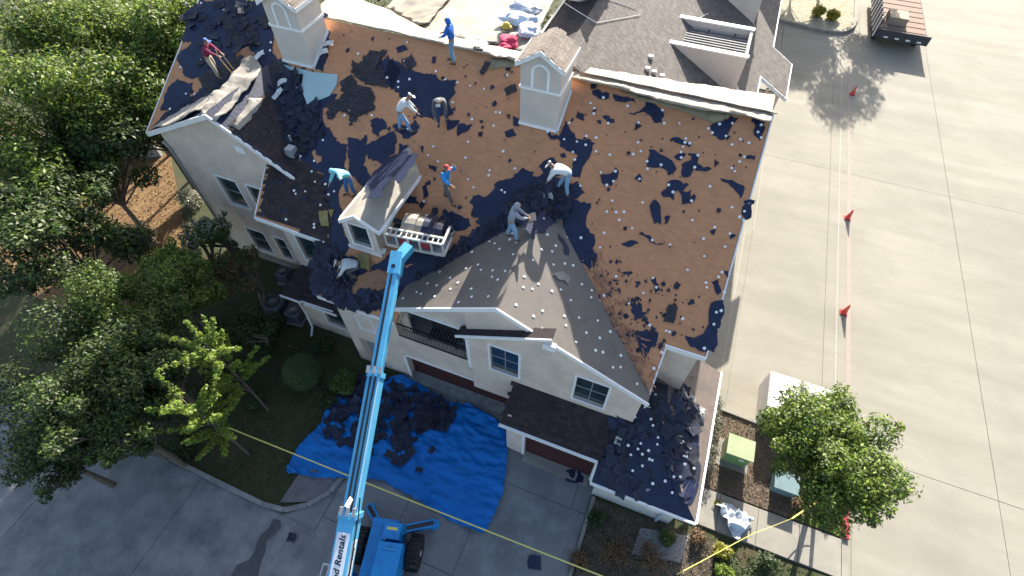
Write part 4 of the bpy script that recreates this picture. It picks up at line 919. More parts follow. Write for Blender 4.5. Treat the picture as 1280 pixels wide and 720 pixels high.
def quad_obj(v, name, m, parent=None, org=(0, 0, 0)):
    me = bpy.data.meshes.new(name); n = len(v) // 4; v = v - np.array(org, float)
    me.vertices.add(len(v)); me.vertices.foreach_set('co', v.astype(np.float32).ravel())
    me.loops.add(n * 4); me.loops.foreach_set('vertex_index', np.arange(n * 4, dtype=np.int32))
    me.polygons.add(n); me.polygons.foreach_set('loop_start', np.arange(0, n * 4, 4, dtype=np.int32)); me.polygons.foreach_set('loop_total', np.full(n, 4, dtype=np.int32))
    me.update(); me.materials.append(m); o = bpy.data.objects.new(name, me); C.objects.link(o)
    if parent is not None: o.parent = parent
    return o
def tree(name, label, base, top, cr, n, size, m, seed, cat='tree', clumps=14, stems=1, group=None, squash=.8, trunk_r=.14, clump_r=.42, m2=None, spread=1.0):
    r = random.Random(seed); base = Vector(base); top = Vector(top)
    t = thing(name, label, cat, base, 0, group); cc = []; rr = []
    cen = top - Vector((0, 0, cr * .35))
    for i in range(clumps):
        a = r.uniform(0, 6.28); e = r.uniform(-.6, 1.2); q = cr * r.uniform(.35, .95) * spread
        cc.append(cen + Vector((math.cos(a) * math.cos(e) * q, math.sin(a) * math.cos(e) * q, math.sin(e) * q * squash * .9))); rr.append(cr * clump_r * r.uniform(.45, 1.05))
        if i % 2 == 0:
            cc.append(cc[-1] + Vector((math.cos(a), math.sin(a), r.uniform(0, .6))) * cr * .28); rr.append(cr * clump_r * r.uniform(.22, .4))
    tm = MB()
    for k in range(stems):
        off = Vector((r.uniform(-.3, .3), r.uniform(-.3, .3), 0)) * (stems > 1)
        mid = base.lerp(cen, .55) + off * 2
        tm.tube([base + off * .4 - Vector((0, 0, .1)), base.lerp(mid, .5) + off * .3, mid, cen + off], [trunk_r, trunk_r * .8, trunk_r * .6, trunk_r * .3], 7)
        for c in cc[k::stems]: tm.tube([mid + Vector((0, 0, r.uniform(-.3, .5))), (mid + c) / 2 + Vector((r.uniform(-.2, .2), r.uniform(-.2, .2), .15)), c], [trunk_r * .4, trunk_r * .25, .015], 5)
    tm.build('trunk', barkm, t)
    quad_obj(leaves(cc, rr, n, size, seed, squash), 'crown', m, t, base)
    if m2: quad_obj(leaves([c + Vector((0, 0, .18)) for c in cc], rr, n // 3, size, seed + 1, squash), 'lit_leaves', m2, t, base)  # raised second leaf layer, mostly a brighter tint painting sunlight on top
    return t
def shrub(name, label, p, r0, n, size, m, seed, h=None, cat='shrub', group=None, knobs=8, sh=.7):
    r = random.Random(seed); p = Vector(p); h = h or r0; t = thing(name, label, cat, p, 0, group)
    cc = [p + Vector((0, 0, h * .5))] + [p + Vector((r.uniform(-1, 1) * r0 * .55, r.uniform(-1, 1) * r0 * .55, h * r.uniform(.35, .8))) for _ in range(knobs)]
    rr = [r0 * .75] + [r0 * r.uniform(.3, .5) for _ in range(knobs)]
    quad_obj(leaves(cc, rr, n, size, seed, h / r0 * .8, sh), 'foliage', m, t, p)
    sm_ = MB()
    for c in cc[:6]: sm_.tube([p + Vector((0, 0, -.05)), c], [.03, .012], 5)
    sm_.build('stem', barkm, t)
    return t
# right side tree over the enclosure
tree('broadleaf_tree', 'leafy green multi-stem tree beside the red kerb and white slatted box', (9.45, 9.1, .03), atz(1046, 551, 4.9), 2.3, 30000, .065, LG, 8, clumps=60, stems=3, trunk_r=.09, clump_r=.34, m2=LB, squash=.75)
# big tree across the lot whose crown is mostly above the frame
tree('broadleaf_tree', 'tree on the planting island across the parking lot', (8.0, 57.5, .1), (7.4, 61.5, 8.8), 4.4, 13000, .15, LG, 4, clumps=18, trunk_r=.16, m2=LY)
tree('broadleaf_tree', 'second tree at the planting island further left', (5.6, 58.5, .1), (5.2, 60.5, 6.5), 2.2, 5000, .13, LG, 5, clumps=12, trunk_r=.12)
shrub('shrub', 'yellow green shrub on the planting island', (8.0, 52.3, .1), .75, 1600, .09, LY, 6, h=.8)
shrub('shrub', 'second yellow green shrub beside the island tree', (9.3, 52.2, .1), .7, 1400, .09, LY, 7, h=.7)
# left side trees
def tl(u, v, z, base_dy=0): 
    p = atz(u, v, z); return p
LT = [(195, 25, 9.0, 3.6, LG, LB, 'bright green tree at the top left beyond the roof corner', 21), (150, 95, 8.0, 3.6, LG, LB, 'green tree at the left edge beside the upper roof', 22), (205, 120, 5.0, 2.2, LG, LY, 'yellowish small tree just left of the roof edge', 23),
      (95, 20, 9, 4, LG, LB, 'tall green tree far left at the top', 24), (90, 180, 7, 3.2, LD, LG, 'dark green tree left of the grey wall', 25), (30, 110, 9, 4, LG, LB, 'tree at the far left edge', 26),
      (255, 0, 8.5, 2.8, LG, LB, 'green tree peeking over the upper left roof corner', 27), (40, 280, 7, 3.4, LD, LG, 'dark tree at the far left beside the pine straw', 28)]
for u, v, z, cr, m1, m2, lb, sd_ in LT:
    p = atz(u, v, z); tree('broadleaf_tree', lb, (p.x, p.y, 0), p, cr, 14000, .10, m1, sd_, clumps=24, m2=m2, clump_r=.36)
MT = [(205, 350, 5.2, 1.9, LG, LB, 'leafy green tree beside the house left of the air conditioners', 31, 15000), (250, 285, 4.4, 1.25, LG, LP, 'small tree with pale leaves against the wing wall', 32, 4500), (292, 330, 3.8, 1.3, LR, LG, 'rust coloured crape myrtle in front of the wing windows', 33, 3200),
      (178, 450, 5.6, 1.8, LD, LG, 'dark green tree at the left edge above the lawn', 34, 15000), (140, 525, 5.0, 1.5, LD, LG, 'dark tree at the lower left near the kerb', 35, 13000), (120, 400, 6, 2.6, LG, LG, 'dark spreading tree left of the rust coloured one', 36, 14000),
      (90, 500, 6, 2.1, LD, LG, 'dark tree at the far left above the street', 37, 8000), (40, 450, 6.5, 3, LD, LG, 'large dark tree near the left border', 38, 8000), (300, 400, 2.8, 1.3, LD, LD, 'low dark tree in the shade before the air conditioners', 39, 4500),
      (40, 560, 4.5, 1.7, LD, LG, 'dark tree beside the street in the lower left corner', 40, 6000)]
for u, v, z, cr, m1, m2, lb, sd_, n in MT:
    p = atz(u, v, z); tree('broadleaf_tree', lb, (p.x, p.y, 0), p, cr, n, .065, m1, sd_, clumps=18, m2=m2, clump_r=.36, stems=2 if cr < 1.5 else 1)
# the bright sprigs that reach up into the light: two young leaders
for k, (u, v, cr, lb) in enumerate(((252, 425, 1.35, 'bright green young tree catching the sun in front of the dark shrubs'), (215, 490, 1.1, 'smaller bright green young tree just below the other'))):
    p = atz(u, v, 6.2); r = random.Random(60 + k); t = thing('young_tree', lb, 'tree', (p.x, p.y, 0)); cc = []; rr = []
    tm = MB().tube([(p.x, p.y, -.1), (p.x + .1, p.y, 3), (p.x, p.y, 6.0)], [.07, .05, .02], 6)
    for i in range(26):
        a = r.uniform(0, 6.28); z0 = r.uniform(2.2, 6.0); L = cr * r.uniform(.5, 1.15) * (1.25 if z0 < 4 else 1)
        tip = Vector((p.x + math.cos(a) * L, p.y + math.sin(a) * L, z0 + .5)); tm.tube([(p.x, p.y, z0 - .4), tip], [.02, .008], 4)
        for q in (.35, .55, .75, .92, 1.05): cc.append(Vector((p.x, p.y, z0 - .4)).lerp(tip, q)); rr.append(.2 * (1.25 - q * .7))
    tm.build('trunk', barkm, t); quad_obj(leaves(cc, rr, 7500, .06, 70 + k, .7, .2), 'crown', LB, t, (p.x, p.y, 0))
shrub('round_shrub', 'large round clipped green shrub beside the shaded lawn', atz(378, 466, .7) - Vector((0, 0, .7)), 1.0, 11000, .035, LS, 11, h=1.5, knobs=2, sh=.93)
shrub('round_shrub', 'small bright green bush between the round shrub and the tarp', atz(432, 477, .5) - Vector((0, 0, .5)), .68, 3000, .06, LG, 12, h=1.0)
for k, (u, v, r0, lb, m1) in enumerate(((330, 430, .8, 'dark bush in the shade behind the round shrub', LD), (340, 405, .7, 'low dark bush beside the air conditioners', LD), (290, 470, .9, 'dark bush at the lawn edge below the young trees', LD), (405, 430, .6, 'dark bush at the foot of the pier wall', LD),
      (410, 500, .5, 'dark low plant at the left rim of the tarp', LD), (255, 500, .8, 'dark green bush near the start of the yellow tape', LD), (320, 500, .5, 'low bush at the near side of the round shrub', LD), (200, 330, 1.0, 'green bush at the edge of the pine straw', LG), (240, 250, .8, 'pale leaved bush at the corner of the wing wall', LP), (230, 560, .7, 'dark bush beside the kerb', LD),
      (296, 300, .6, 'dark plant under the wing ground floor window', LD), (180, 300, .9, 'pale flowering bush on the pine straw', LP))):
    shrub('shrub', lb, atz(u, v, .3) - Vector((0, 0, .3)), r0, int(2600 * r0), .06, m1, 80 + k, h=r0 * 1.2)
# bed plants on the right and at the bottom
hp = [(5.1, 9.5 + i * .36) for i in range(8)]
t = thing('mottled_hedge', 'mottled grey green hedge between the porch eave and the green utility box', 'hedge', (5.0, 10.6, 0)); cc = [Vector((4.98 + random.Random(i).uniform(-.12, .12), 9.3 + i * .32, .45)) for i in range(10)]
quad_obj(leaves(cc, [.42] * 10, 6500, .045, 90, .9, .6), 'foliage', leaf_mat('leaf_mottled', (.07, .09, .05), (.26, .25, .19)), t, (5.0, 10.6, 0))
hs = MB()
for c in cc: hs.tube([(c.x, c.y, 0), tuple(c)], [.03, .015], 5)
hs.build('stem', barkm, t)
for k, (u, v, r0, lb, m1, n) in enumerate(((903, 690, .42, 'bright yellow green shrub below the sidewalk', LY, 1800), (905, 716, .45, 'yellow green shrub at the very bottom below the other', LB, 1500), (832, 672, .42, 'small dark green shrub beside the downspout', LG, 1300), (875, 672, .4, 'brown dry shrub next to the stone slab', LR, 900),
      (898, 628, .18, 'tiny yellow plant at the hedge end', LY, 250), (919, 545, .22, 'tiny green plant above the green utility box', LG, 250), (1000, 630, .35, 'dry plant in the mulch under the tree', LR, 350), (815, 700, .7, 'tangle of dry brown branches in the bottom bed', LR, 700), (770, 690, .8, 'reddish dry bush in the bottom bed', LR, 800), (745, 650, .5, 'dark weeds beside the driveway edge', LD, 700), (1035, 640, .4, 'patch of tall grass by the red kerb', LB, 900),
      (960, 705, .6, 'dark green ground plant right of the yellow shrubs', LD, 900), (722, 700, .5, 'dry bush right of the driveway edge', LR, 500))):
    p = atz(u, v, .2) - Vector((0, 0, .2)); s_ = shrub('shrub', lb, p, r0, n, .05, m1, 120 + k, h=r0 * 1.1, sh=.2)
    if m1 is LR:
        tw = MB(); r = random.Random(k)
        for i in range(40):
            a = r.uniform(0, 6.28); L = r0 * r.uniform(.7, 1.6); e = r.uniform(.2, .9)
            q = p + Vector((math.cos(a) * L, math.sin(a) * L, L * e)); tw.tube([p + Vector((r.uniform(-.1, .1), r.uniform(-.1, .1), 0)), p.lerp(q, .5) + Vector((r.uniform(-.06, .06), r.uniform(-.06, .06), .03)), q], [.014, .01, .004], 4)
        tw.build('twigs', barkm, s_)
# grass blades and leaf litter, uncounted
def litter(poly, z, n, size, m, name, label, seed, up_=.3):
    r = np.random.default_rng(seed); xs = [p[0] for p in poly]; ys = [p[1] for p in poly]; pts = []
    while len(pts) < n:
        x, y = r.uniform(min(xs), max(xs)), r.uniform(min(ys), max(ys))
        if inside((x, y), poly): pts.append((x, y, z + r.random() * .03))
    p = np.array(pts); nn = r.normal(size=(n, 3)) * .5 + np.array([0, 0, up_ + .2]); nn /= np.linalg.norm(nn, axis=1)[:, None]
    a = np.cross(nn, r.normal(size=(n, 3))); a /= np.linalg.norm(a, axis=1)[:, None]; b = np.cross(nn, a); s = size * (.5 + r.random(n))[:, None]
    v = np.stack([p - a * s, p - b * s * .4, p + a * s, p + b * s * .4], 1).reshape(-1, 3)
    o = quad_obj(v, name, m); return tag(o, label, name.replace('_', ' '), kind='stuff')
litter([(5.6, 8.55), (10.5, 8.55), (10.5, 12), (5.4, 12)], .05, 5000, .035, leaf_mat('litter_brown', (.06, .04, .025), (.26, .20, .13)), 'leaf_litter', 'brown leaf litter and bark over the planting bed', 1)
litter([(1.2, -1), (6, -1), (6, 6.4), (1.2, 6.3)], .05, 6500, .04, MATS.get('litter') or leaf_mat('litter_dry', (.05, .035, .02), (.32, .25, .17)), 'leaf_litter', 'dry leaf litter over the bed at the bottom', 2)
litter([(-8.9, 3.6), (-10.8, 2.8), (-10.6, 1.6), (-16.5, 1.5), (-24, 1.5), (-24, 9), (-15, 9), (-11.4, 8.2), (-11, 5)], .02, 16000, .045, leaf_mat('shade_grass', (.02, .035, .01), (.10, .10, .035)), 'grass', 'dark shaded grass between the house and the street', 3)  # lawn shade put into the darker blade colour
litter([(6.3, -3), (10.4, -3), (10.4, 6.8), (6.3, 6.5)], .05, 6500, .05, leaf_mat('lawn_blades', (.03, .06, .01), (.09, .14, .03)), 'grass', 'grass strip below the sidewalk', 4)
litter([(8.6, 8.52), (10.5, 8.52), (10.5, 10.4), (9.1, 10.6)], .05, 2500, .045, LB, 'grass', 'bright grass corner inside the red kerb', 5)  # bright blades carry the sunlit tone of the corner in their colour
litter([(-14, 8), (-21, 5), (-24, 11), (-31, 17), (-45, 15), (-45, 6)], .02, 9000, .06, leaf_mat('straw_leaf', (.12, .06, .02), (.36, .24, .08)), 'pine_straw', 'brown pine straw scattered left of the wing', 6)
litter([(-60, 18), (-23, 18), (-23, 60), (-60, 60)], .03, 12000, .13, LG, 'undergrowth', 'green undergrowth beyond the left roof edge', 7)
litter([(-22, 24), (-8, 24), (-8, 70), (-22, 70)], .03, 6000, .13, LG, 'undergrowth', 'green undergrowth behind the house', 8)

# ================================================================== TELEHANDLER LIFT
U0 = Vector((-5.6, .12, 4.5)); U1 = Vector((-8.0, 9.36, 8.2)); ax = (U1 - U0).normalized()
lift = thing('telehandler_lift', 'blue rental telehandler with its long boom reaching up to the roof edge', 'lift', (-5.9, 1.65, 0))
def LP_(mb, name, m, parent=lift, **kw): return mb.build(name, m, parent, **kw)
side = ax.cross(Vector((0, 0, 1))).normalized(); upv = side.cross(ax).normalized()
def bp(s, r=0, u=0): return U0 + ax * s + side * r + upv * u
Lb = (U1 - U0).length
def section(s0, s1, wd, ht, m, name):
    b = LP_(MB().beam(bp(s0), bp(s1), wd, ht, up=upv), name, m)
    return b
j0, j1, j2 = 1.75, 6.05, Lb - .2
o0 = section(-5.2, j0, .52, .62, liftl, 'boom_section'); o1 = section(j0 - .3, j1, .42, .5, liftl, 'boom_section'); o2 = section(j1 - .3, j2, .33, .4, liftl, 'boom_section')
for s, wd, ht, par in ((j0, .58, .68, o0), (j1, .47, .56, o1)):
    LP_(MB().beam(bp(s - .12), bp(s + .05), wd, ht, up=upv), 'collar', liftl, par)
    LP_(MB().beam(bp(s - .02, -.2, ht / 2 + .04), bp(s + .22, -.2, ht / 2 + .04), .09, .1, up=upv).beam(bp(s - .02, 0, ht / 2 + .04), bp(s + .22, 0, ht / 2 + .04), .09, .1, up=upv).beam(bp(s - .02, .2, ht / 2 + .04), bp(s + .22, .2, ht / 2 + .04), .09, .1, up=upv), 'roller_bracket', pipe, par)
for r in (-.08, .07):
    LP_(MB().beam(bp(j0 + .1, r, .27), bp(j1 - .1, r, .27), .05, .06, up=upv), 'hose_track', black, o1)
LP_(MB().beam(bp(j1 + .1, -.03, .215), bp(j2 - .6, -.03, .215), .06, .05, up=upv), 'hose_track', black, o2)
LP_(MB().beam(bp(j0 + .1, .185, .255), bp(j1 - .1, .185, .255), .04, .03, up=upv), 'edge_highlight', mat('boom_highlight', (.45, .68, .8), None, .4), o1)  # pale blue strip paints a highlight along the boom edge
LP_(MB().box(bp(j0 + .35, -.02, .29), (.14, .3, .1)), 'bracket', white, o1)
# lettering panel and words
def words(txt, size, s_end, r, u, face, m, parent, bold=.005):
    cu = bpy.data.curves.new('lettering', 'FONT'); cu.body = txt; cu.size = size; cu.shear = .25; cu.offset = bold; cu.extrude = .004; cu.align_x = 'RIGHT'; cu.align_y = 'CENTER'; cu.space_character = 1.06
    to = bpy.data.objects.new('lettering', cu); C.objects.link(to); bpy.context.view_layer.update()
    me = bpy.data.meshes.new_from_object(to.evaluated_get(bpy.context.evaluated_depsgraph_get())); bpy.data.objects.remove(to)
    X = ax; Z = upv if face == 'top' else side; Y = Z.cross(X)
    if face == 'top': Y = -side if False else Z.cross(X)
    M = Matrix((X, Y, Z)).transposed().to_4x4(); M.translation = bp(s_end, r, u) - ORG[lift.name]
    me.transform(M); me.materials.clear(); me.materials.append(m)
    o = bpy.data.objects.new('lettering', me); C.objects.link(o); o.parent = parent; return o
panel = LP_(MB().beam(bp(-3.6, -.02, .314), bp(1.25, -.02, .314), .38, .01, up=upv), 'sign_panel', mat('sign_white', (.75, .77, .80), None, .5), o0)
words('United Rentals', .27, 1.18, -.02, .322, 'top', mat('sign_black', (.01, .01, .01), None, .5), panel if False else o0)
p2 = LP_(MB().beam(bp(-3.4, .265, .0), bp(1.0, .265, .0), .01, .40, up=upv), 'sign_panel', MATS['sign_white'], o0)
words('United Rentals', .27, .8, .274, 0, 'side', MATS['sign_black'], o0)
# boom head and platform truss
bh = LP_(MB().beam(bp(j2 - .55, 0, -.02), bp(j2 + .25, 0, -.02), .40, .5, up=upv).beam(bp(j2 + .1, .05, -.1), bp(j2 + .6, .3, -.2), .34, .4, up=upv), 'boom_head', liftl)
LP_(MB().lathe(bp(j2 - .3, -.02, .23), [(.075, 0), (.075, .012)], 12, upv.to_track_quat('Z', 'Y').to_matrix()), 'pin', black, bh)
T0 = atz(480, 292, 8.15); T1 = atz(553, 306, 8.15); tx = (T1 - T0).normalized(); ty = Vector((-tx.y, tx.x, 0)); Wt = (T1 - T0).length
tr = LP_(MB().beam(T0, T1, .07, .07).beam(T0 + Vector((0, 0, -.6)), T1 + Vector((0, 0, -.6)), .08, .08).beam(T0 + ty * .3, T1 + ty * .3, .07, .07), 'carriage_frame', mat('carriage_white', (.62, .60, .54), (.5, .48, .43), .6, 5))
for k in range(12):
    p = T0 + tx * (Wt * k / 11)
    LP_(MB().beam(p, p + ty * .3, .04, .04), 'rung', MATS['carriage_white'], tr)
for k in range(6):
    p = T0 + tx * (Wt * k / 5); LP_(MB().beam(p, p + Vector((0, 0, -.62)), .06, .06, up=(0, 1, 0)), 'upright', MATS['carriage_white'], tr)
for q0 in (T1, T1 + Vector((0, 0, -.6)), T0): LP_(MB().beam(q0, q0 + ty * .9, .08, .09), 'end_frame', MATS['carriage_white'], tr)
LP_(MB().prism([T0 + Vector((0, 0, -.62)), T1 + Vector((0, 0, -.62)), T1 + ty * 1.3 + Vector((0, 0, -.62)), T0 + ty * 1.3 + Vector((0, 0, -.62))], (0, 0, -.06)), 'platform_deck', olive if False else pipe, tr)
for k in (.32, .66):
    LP_(MB().box(T0 + tx * Wt * k + Vector((0, 0, -.35)) + ty * .12, (.42, .16, .24)), 'red_bracket', redm, tr)
# chassis
cf = Vector((-.25, .968, 0)); cr_ = Vector((.968, .25, 0)); cO = Vector((-5.75, 1.5, 0))
def cp(f, r, z): return cO + cf * f + cr_ * r + Vector((0, 0, z))
crot = Matrix((cr_, cf, Vector((0, 0, 1)))).transposed()
body = LP_(MB().box(cp(-1.9, .42, 1.2), (.95, 4.4, .95), crot, .92).box(cp(.55, .3, 1.1), (.8, .7, .7), crot, .8), 'engine_hood', liftd)
LP_(MB().box(cp(-1.6, -.1, .8), (1.0, 5.2, .5), crot), 'chassis_frame', liftd)
LP_(MB().box(cp(.62, .3, 1.46), (.4, .1, .01), crot), 'yellow_decal', yel, body)
LP_(MB().box(cp(-.1, .42, 1.71), (.5, .06, .03), crot).box(cp(-1.2, .42, 1.70), (.5, .06, .03), crot), 'hood_latch', liftb, body)
for k in range(7): LP_(MB().box(cp(-1.5 - k * .13, .88, 1.35), (.02, .07, .3), crot), 'vent_slot', black, body)
for k in range(3): LP_(MB().lathe(cp(.2 - k * 1.2, .15, 1.70), [(.03, 0), (.03, .02)], 8), 'bolt', pipe, body)
LP_(MB().beam(cp(-.6, .95, 1.3), cp(-.55, 1.35, 1.7), .04, .04).box(cp(-.55, 1.4, 1.75), (.2, .05, .25), crot), 'mirror', black)
LP_(MB().tube([bp(-1.5, .3, .1), bp(-.5, .33, .15), bp(j0, .3, .2), bp(j0 + .5, .25, .2)], .025, 6), 'hydraulic_hose', black)
LP_(MB().box(cp(-1.9, 1.12, 1.15), (.55, .9, .55), crot, .85), 'fuel_tank', mat('tank_grey', (.42, .44, .48), (.36, .38, .42), .5, 3))
LP_(MB().lathe(cp(-1.8, 1.15, 1.43), [(.09, 0), (.09, .05)], 12), 'filler_cap', black)
def tyre(f, r):
    c = cp(f, r, .62); rot = Matrix((Vector((0, 0, 1)), cf, cr_)).transposed()
    w_ = LP_(MB().lathe(c - cr_ * .22, [(.34, 0), (.56, .0), (.61, .06), (.62, .22), (.61, .38), (.56, .44), (.34, .44)], 26, rot), 'tyre', rubber, smooth=False)
    lg = MB()
    for k in range(22):
        t = 6.283 * k / 22; d = Vector((0, 0, 1)) * math.cos(t) + cf * math.sin(t); tn = d.cross(cr_)
        for sgn in (-1, 1):
            lg.beam(c + d * .63 + cr_ * .02 * sgn, c + d * .63 + cr_ * .21 * sgn + tn * .06, .06, .05, up=d)
    LP_(lg, 'tread', rubber, w_)
    LP_(MB().lathe(c + cr_ * .19, [(.33, 0), (.30, .03), (.12, -.04), (.1, .05)], 20, rot), 'rim', mat('rim_grey', (.4, .42, .45), None, .5), w_)
tyre(.05, 1.15); tyre(.05, -.95); tyre(-3.1, 1.15); tyre(-3.1, -.95)
LP_(MB().beam(cp(.05, -.95, .6), cp(.05, 1.1, .6), .2, .22), 'axle', black)
for r0, dr_, df in ((.55, 1.05, .45), (-.35, -.75, .75)):
    a = cp(.75, r0, .75); b = cp(.75 + df, r0 + dr_, .28)
    arm = LP_(MB().beam(a, b, .30, .26), 'stabilizer_arm', liftd)
    LP_(MB().beam(a + Vector((0, 0, .14)), b + Vector((0, 0, .14)), .15, .03), 'cylinder_rod', black, arm)
    LP_(MB().lathe(b + Vector((0, 0, -.24)), [(.2, 0), (.2, .05), (.07, .08), (.07, .25)], 12), 'foot_pad', liftd, arm)
# cab guard of white bars left of the boom
g0 = MB()
for f in (-2.4, -.9):
    for r in (-1.55, -.9): g0.beam(cp(f, r, .9), cp(f, r, 2.3), .05, .05, up=(0, 1, 0))
for r in (-1.55, -1.33, -1.12, -.9): g0.beam(cp(-2.4, r, 2.3), cp(-.9, r, 2.3), .04, .04)
for f in (-2.4, -1.65, -.9): g0.beam(cp(f, -1.55, 2.32), cp(f, -.9, 2.32), .04, .04)
LP_(g0, 'cab_guard', steel); LP_(MB().box(cp(-1.65, -1.2, 1.0), (.75, 1.6, .9), crot, .9), 'cab', liftd)
LP_(MB().tube([cp(.45, .75, 1.2), cp(.55, .9, 1.45), cp(.3, 1.0, 1.4), cp(.2, .8, 1.0)], .03, 6).tube([cp(.5, .7, 1.1), cp(.2, .95, 1.5), cp(0, .8, 1.2)], .025, 6), 'hose', black)
# load: bundle of felt rolls and shingles bent over the carriage
bundle = thing('shingle_bundle', 'arched bundle of tan and dark shingle strips on the lift carriage', 'bundle', tuple(atz(525, 290, 8.0)))
b0 = T0 + tx * (Wt * .18) + ty * .25 + Vector((0, 0, -.5)); bm_ = [MATS['tan_old_felt'], mat('bundle_tan', (.38, .34, .28), (.3, .27, .22), .8, 4), MATS['tan_old_felt'], felt, tar, tar]
for k, m_1 in enumerate(bm_):
    st = MB(); w0 = .04 + k * .26; w1 = w0 + .25
    for i in range(8):
        t0, t1 = math.pi * (.04 + i * .115), math.pi * (.04 + (i + 1) * .115); rr = .62 + .04 * math.sin(k * 2.1)
        q = [b0 + tx * w + ty * (.62 - rr * math.cos(t)) + Vector((0, 0, rr * .95 * math.sin(t))) for t, w in ((t0, w0), (t0, w1), (t1, w1), (t1, w0))]
        st.prism(q, (ty * .0 + Vector((0, 0, -.06))))
    st.build('bundle_strip', m_1, bundle)
r = random.Random(77)
for i in range(26):
    me = r.choice(STR + STRL[:3]); p = T0 + tx * (Wt * r.uniform(.05, 1.05)) + ty * r.uniform(.3, 1.5) + Vector((0, 0, r.uniform(-.5, -.1))); s = r.uniform(.5, .8)
    t = bpy.data.objects.new('torn_shingle', me); C.objects.link(t); t.matrix_world = Matrix.Translation(p) @ Matrix.Rotation(r.uniform(0, 6), 4, 'Z') @ Matrix.Rotation(r.gauss(0, .3), 4, 'X') @ Matrix.Scale(s, 4)
    tag(t, 'torn shingle piece around the bundle on the lift carriage', 'shingle scrap', 'shingles on the lift carriage')

# ================================================================== PEOPLE
def skin_obj(name, verts, edges, radii, m, parent, root=0, sub=1):
    me = bpy.data.meshes.new(name); me.from_pydata([tuple(v) for v in verts], edges, [])
    o = bpy.data.objects.new(name, me); C.objects.link(o)
    o.modifiers.new('skin', 'SKIN'); o.modifiers.new('sub', 'SUBSURF').levels = sub
    o.modifiers['sub'].render_levels = sub
    sv = me.skin_vertices[0].data
    for i, r in enumerate(radii):
        rx, ry = (r if isinstance(r, tuple) else (r, r)); sv[i].radius = (rx, ry); sv[i].use_root = (i == root)
    dg = bpy.context.evaluated_depsgraph_get(); m2 = bpy.data.meshes.new_from_object(o.evaluated_get(dg))
    bpy.data.objects.remove(o); bpy.data.meshes.remove(me)
    m2.name = name; m2.materials.clear(); m2.materials.append(m); m2.polygons.foreach_set('use_smooth', [True] * len(m2.polygons))
    o = bpy.data.objects.new(name, m2); C.objects.link(o); o.parent = parent; return o
skinm = mat('skin', (.34, .19, .12), (.30, .16, .10), .6, 8)
hairm = mat('hair', (.015, .012, .01), None, .7)
shoem = mat('boots', (.10, .075, .05), (.06, .05, .04), .8, 10)
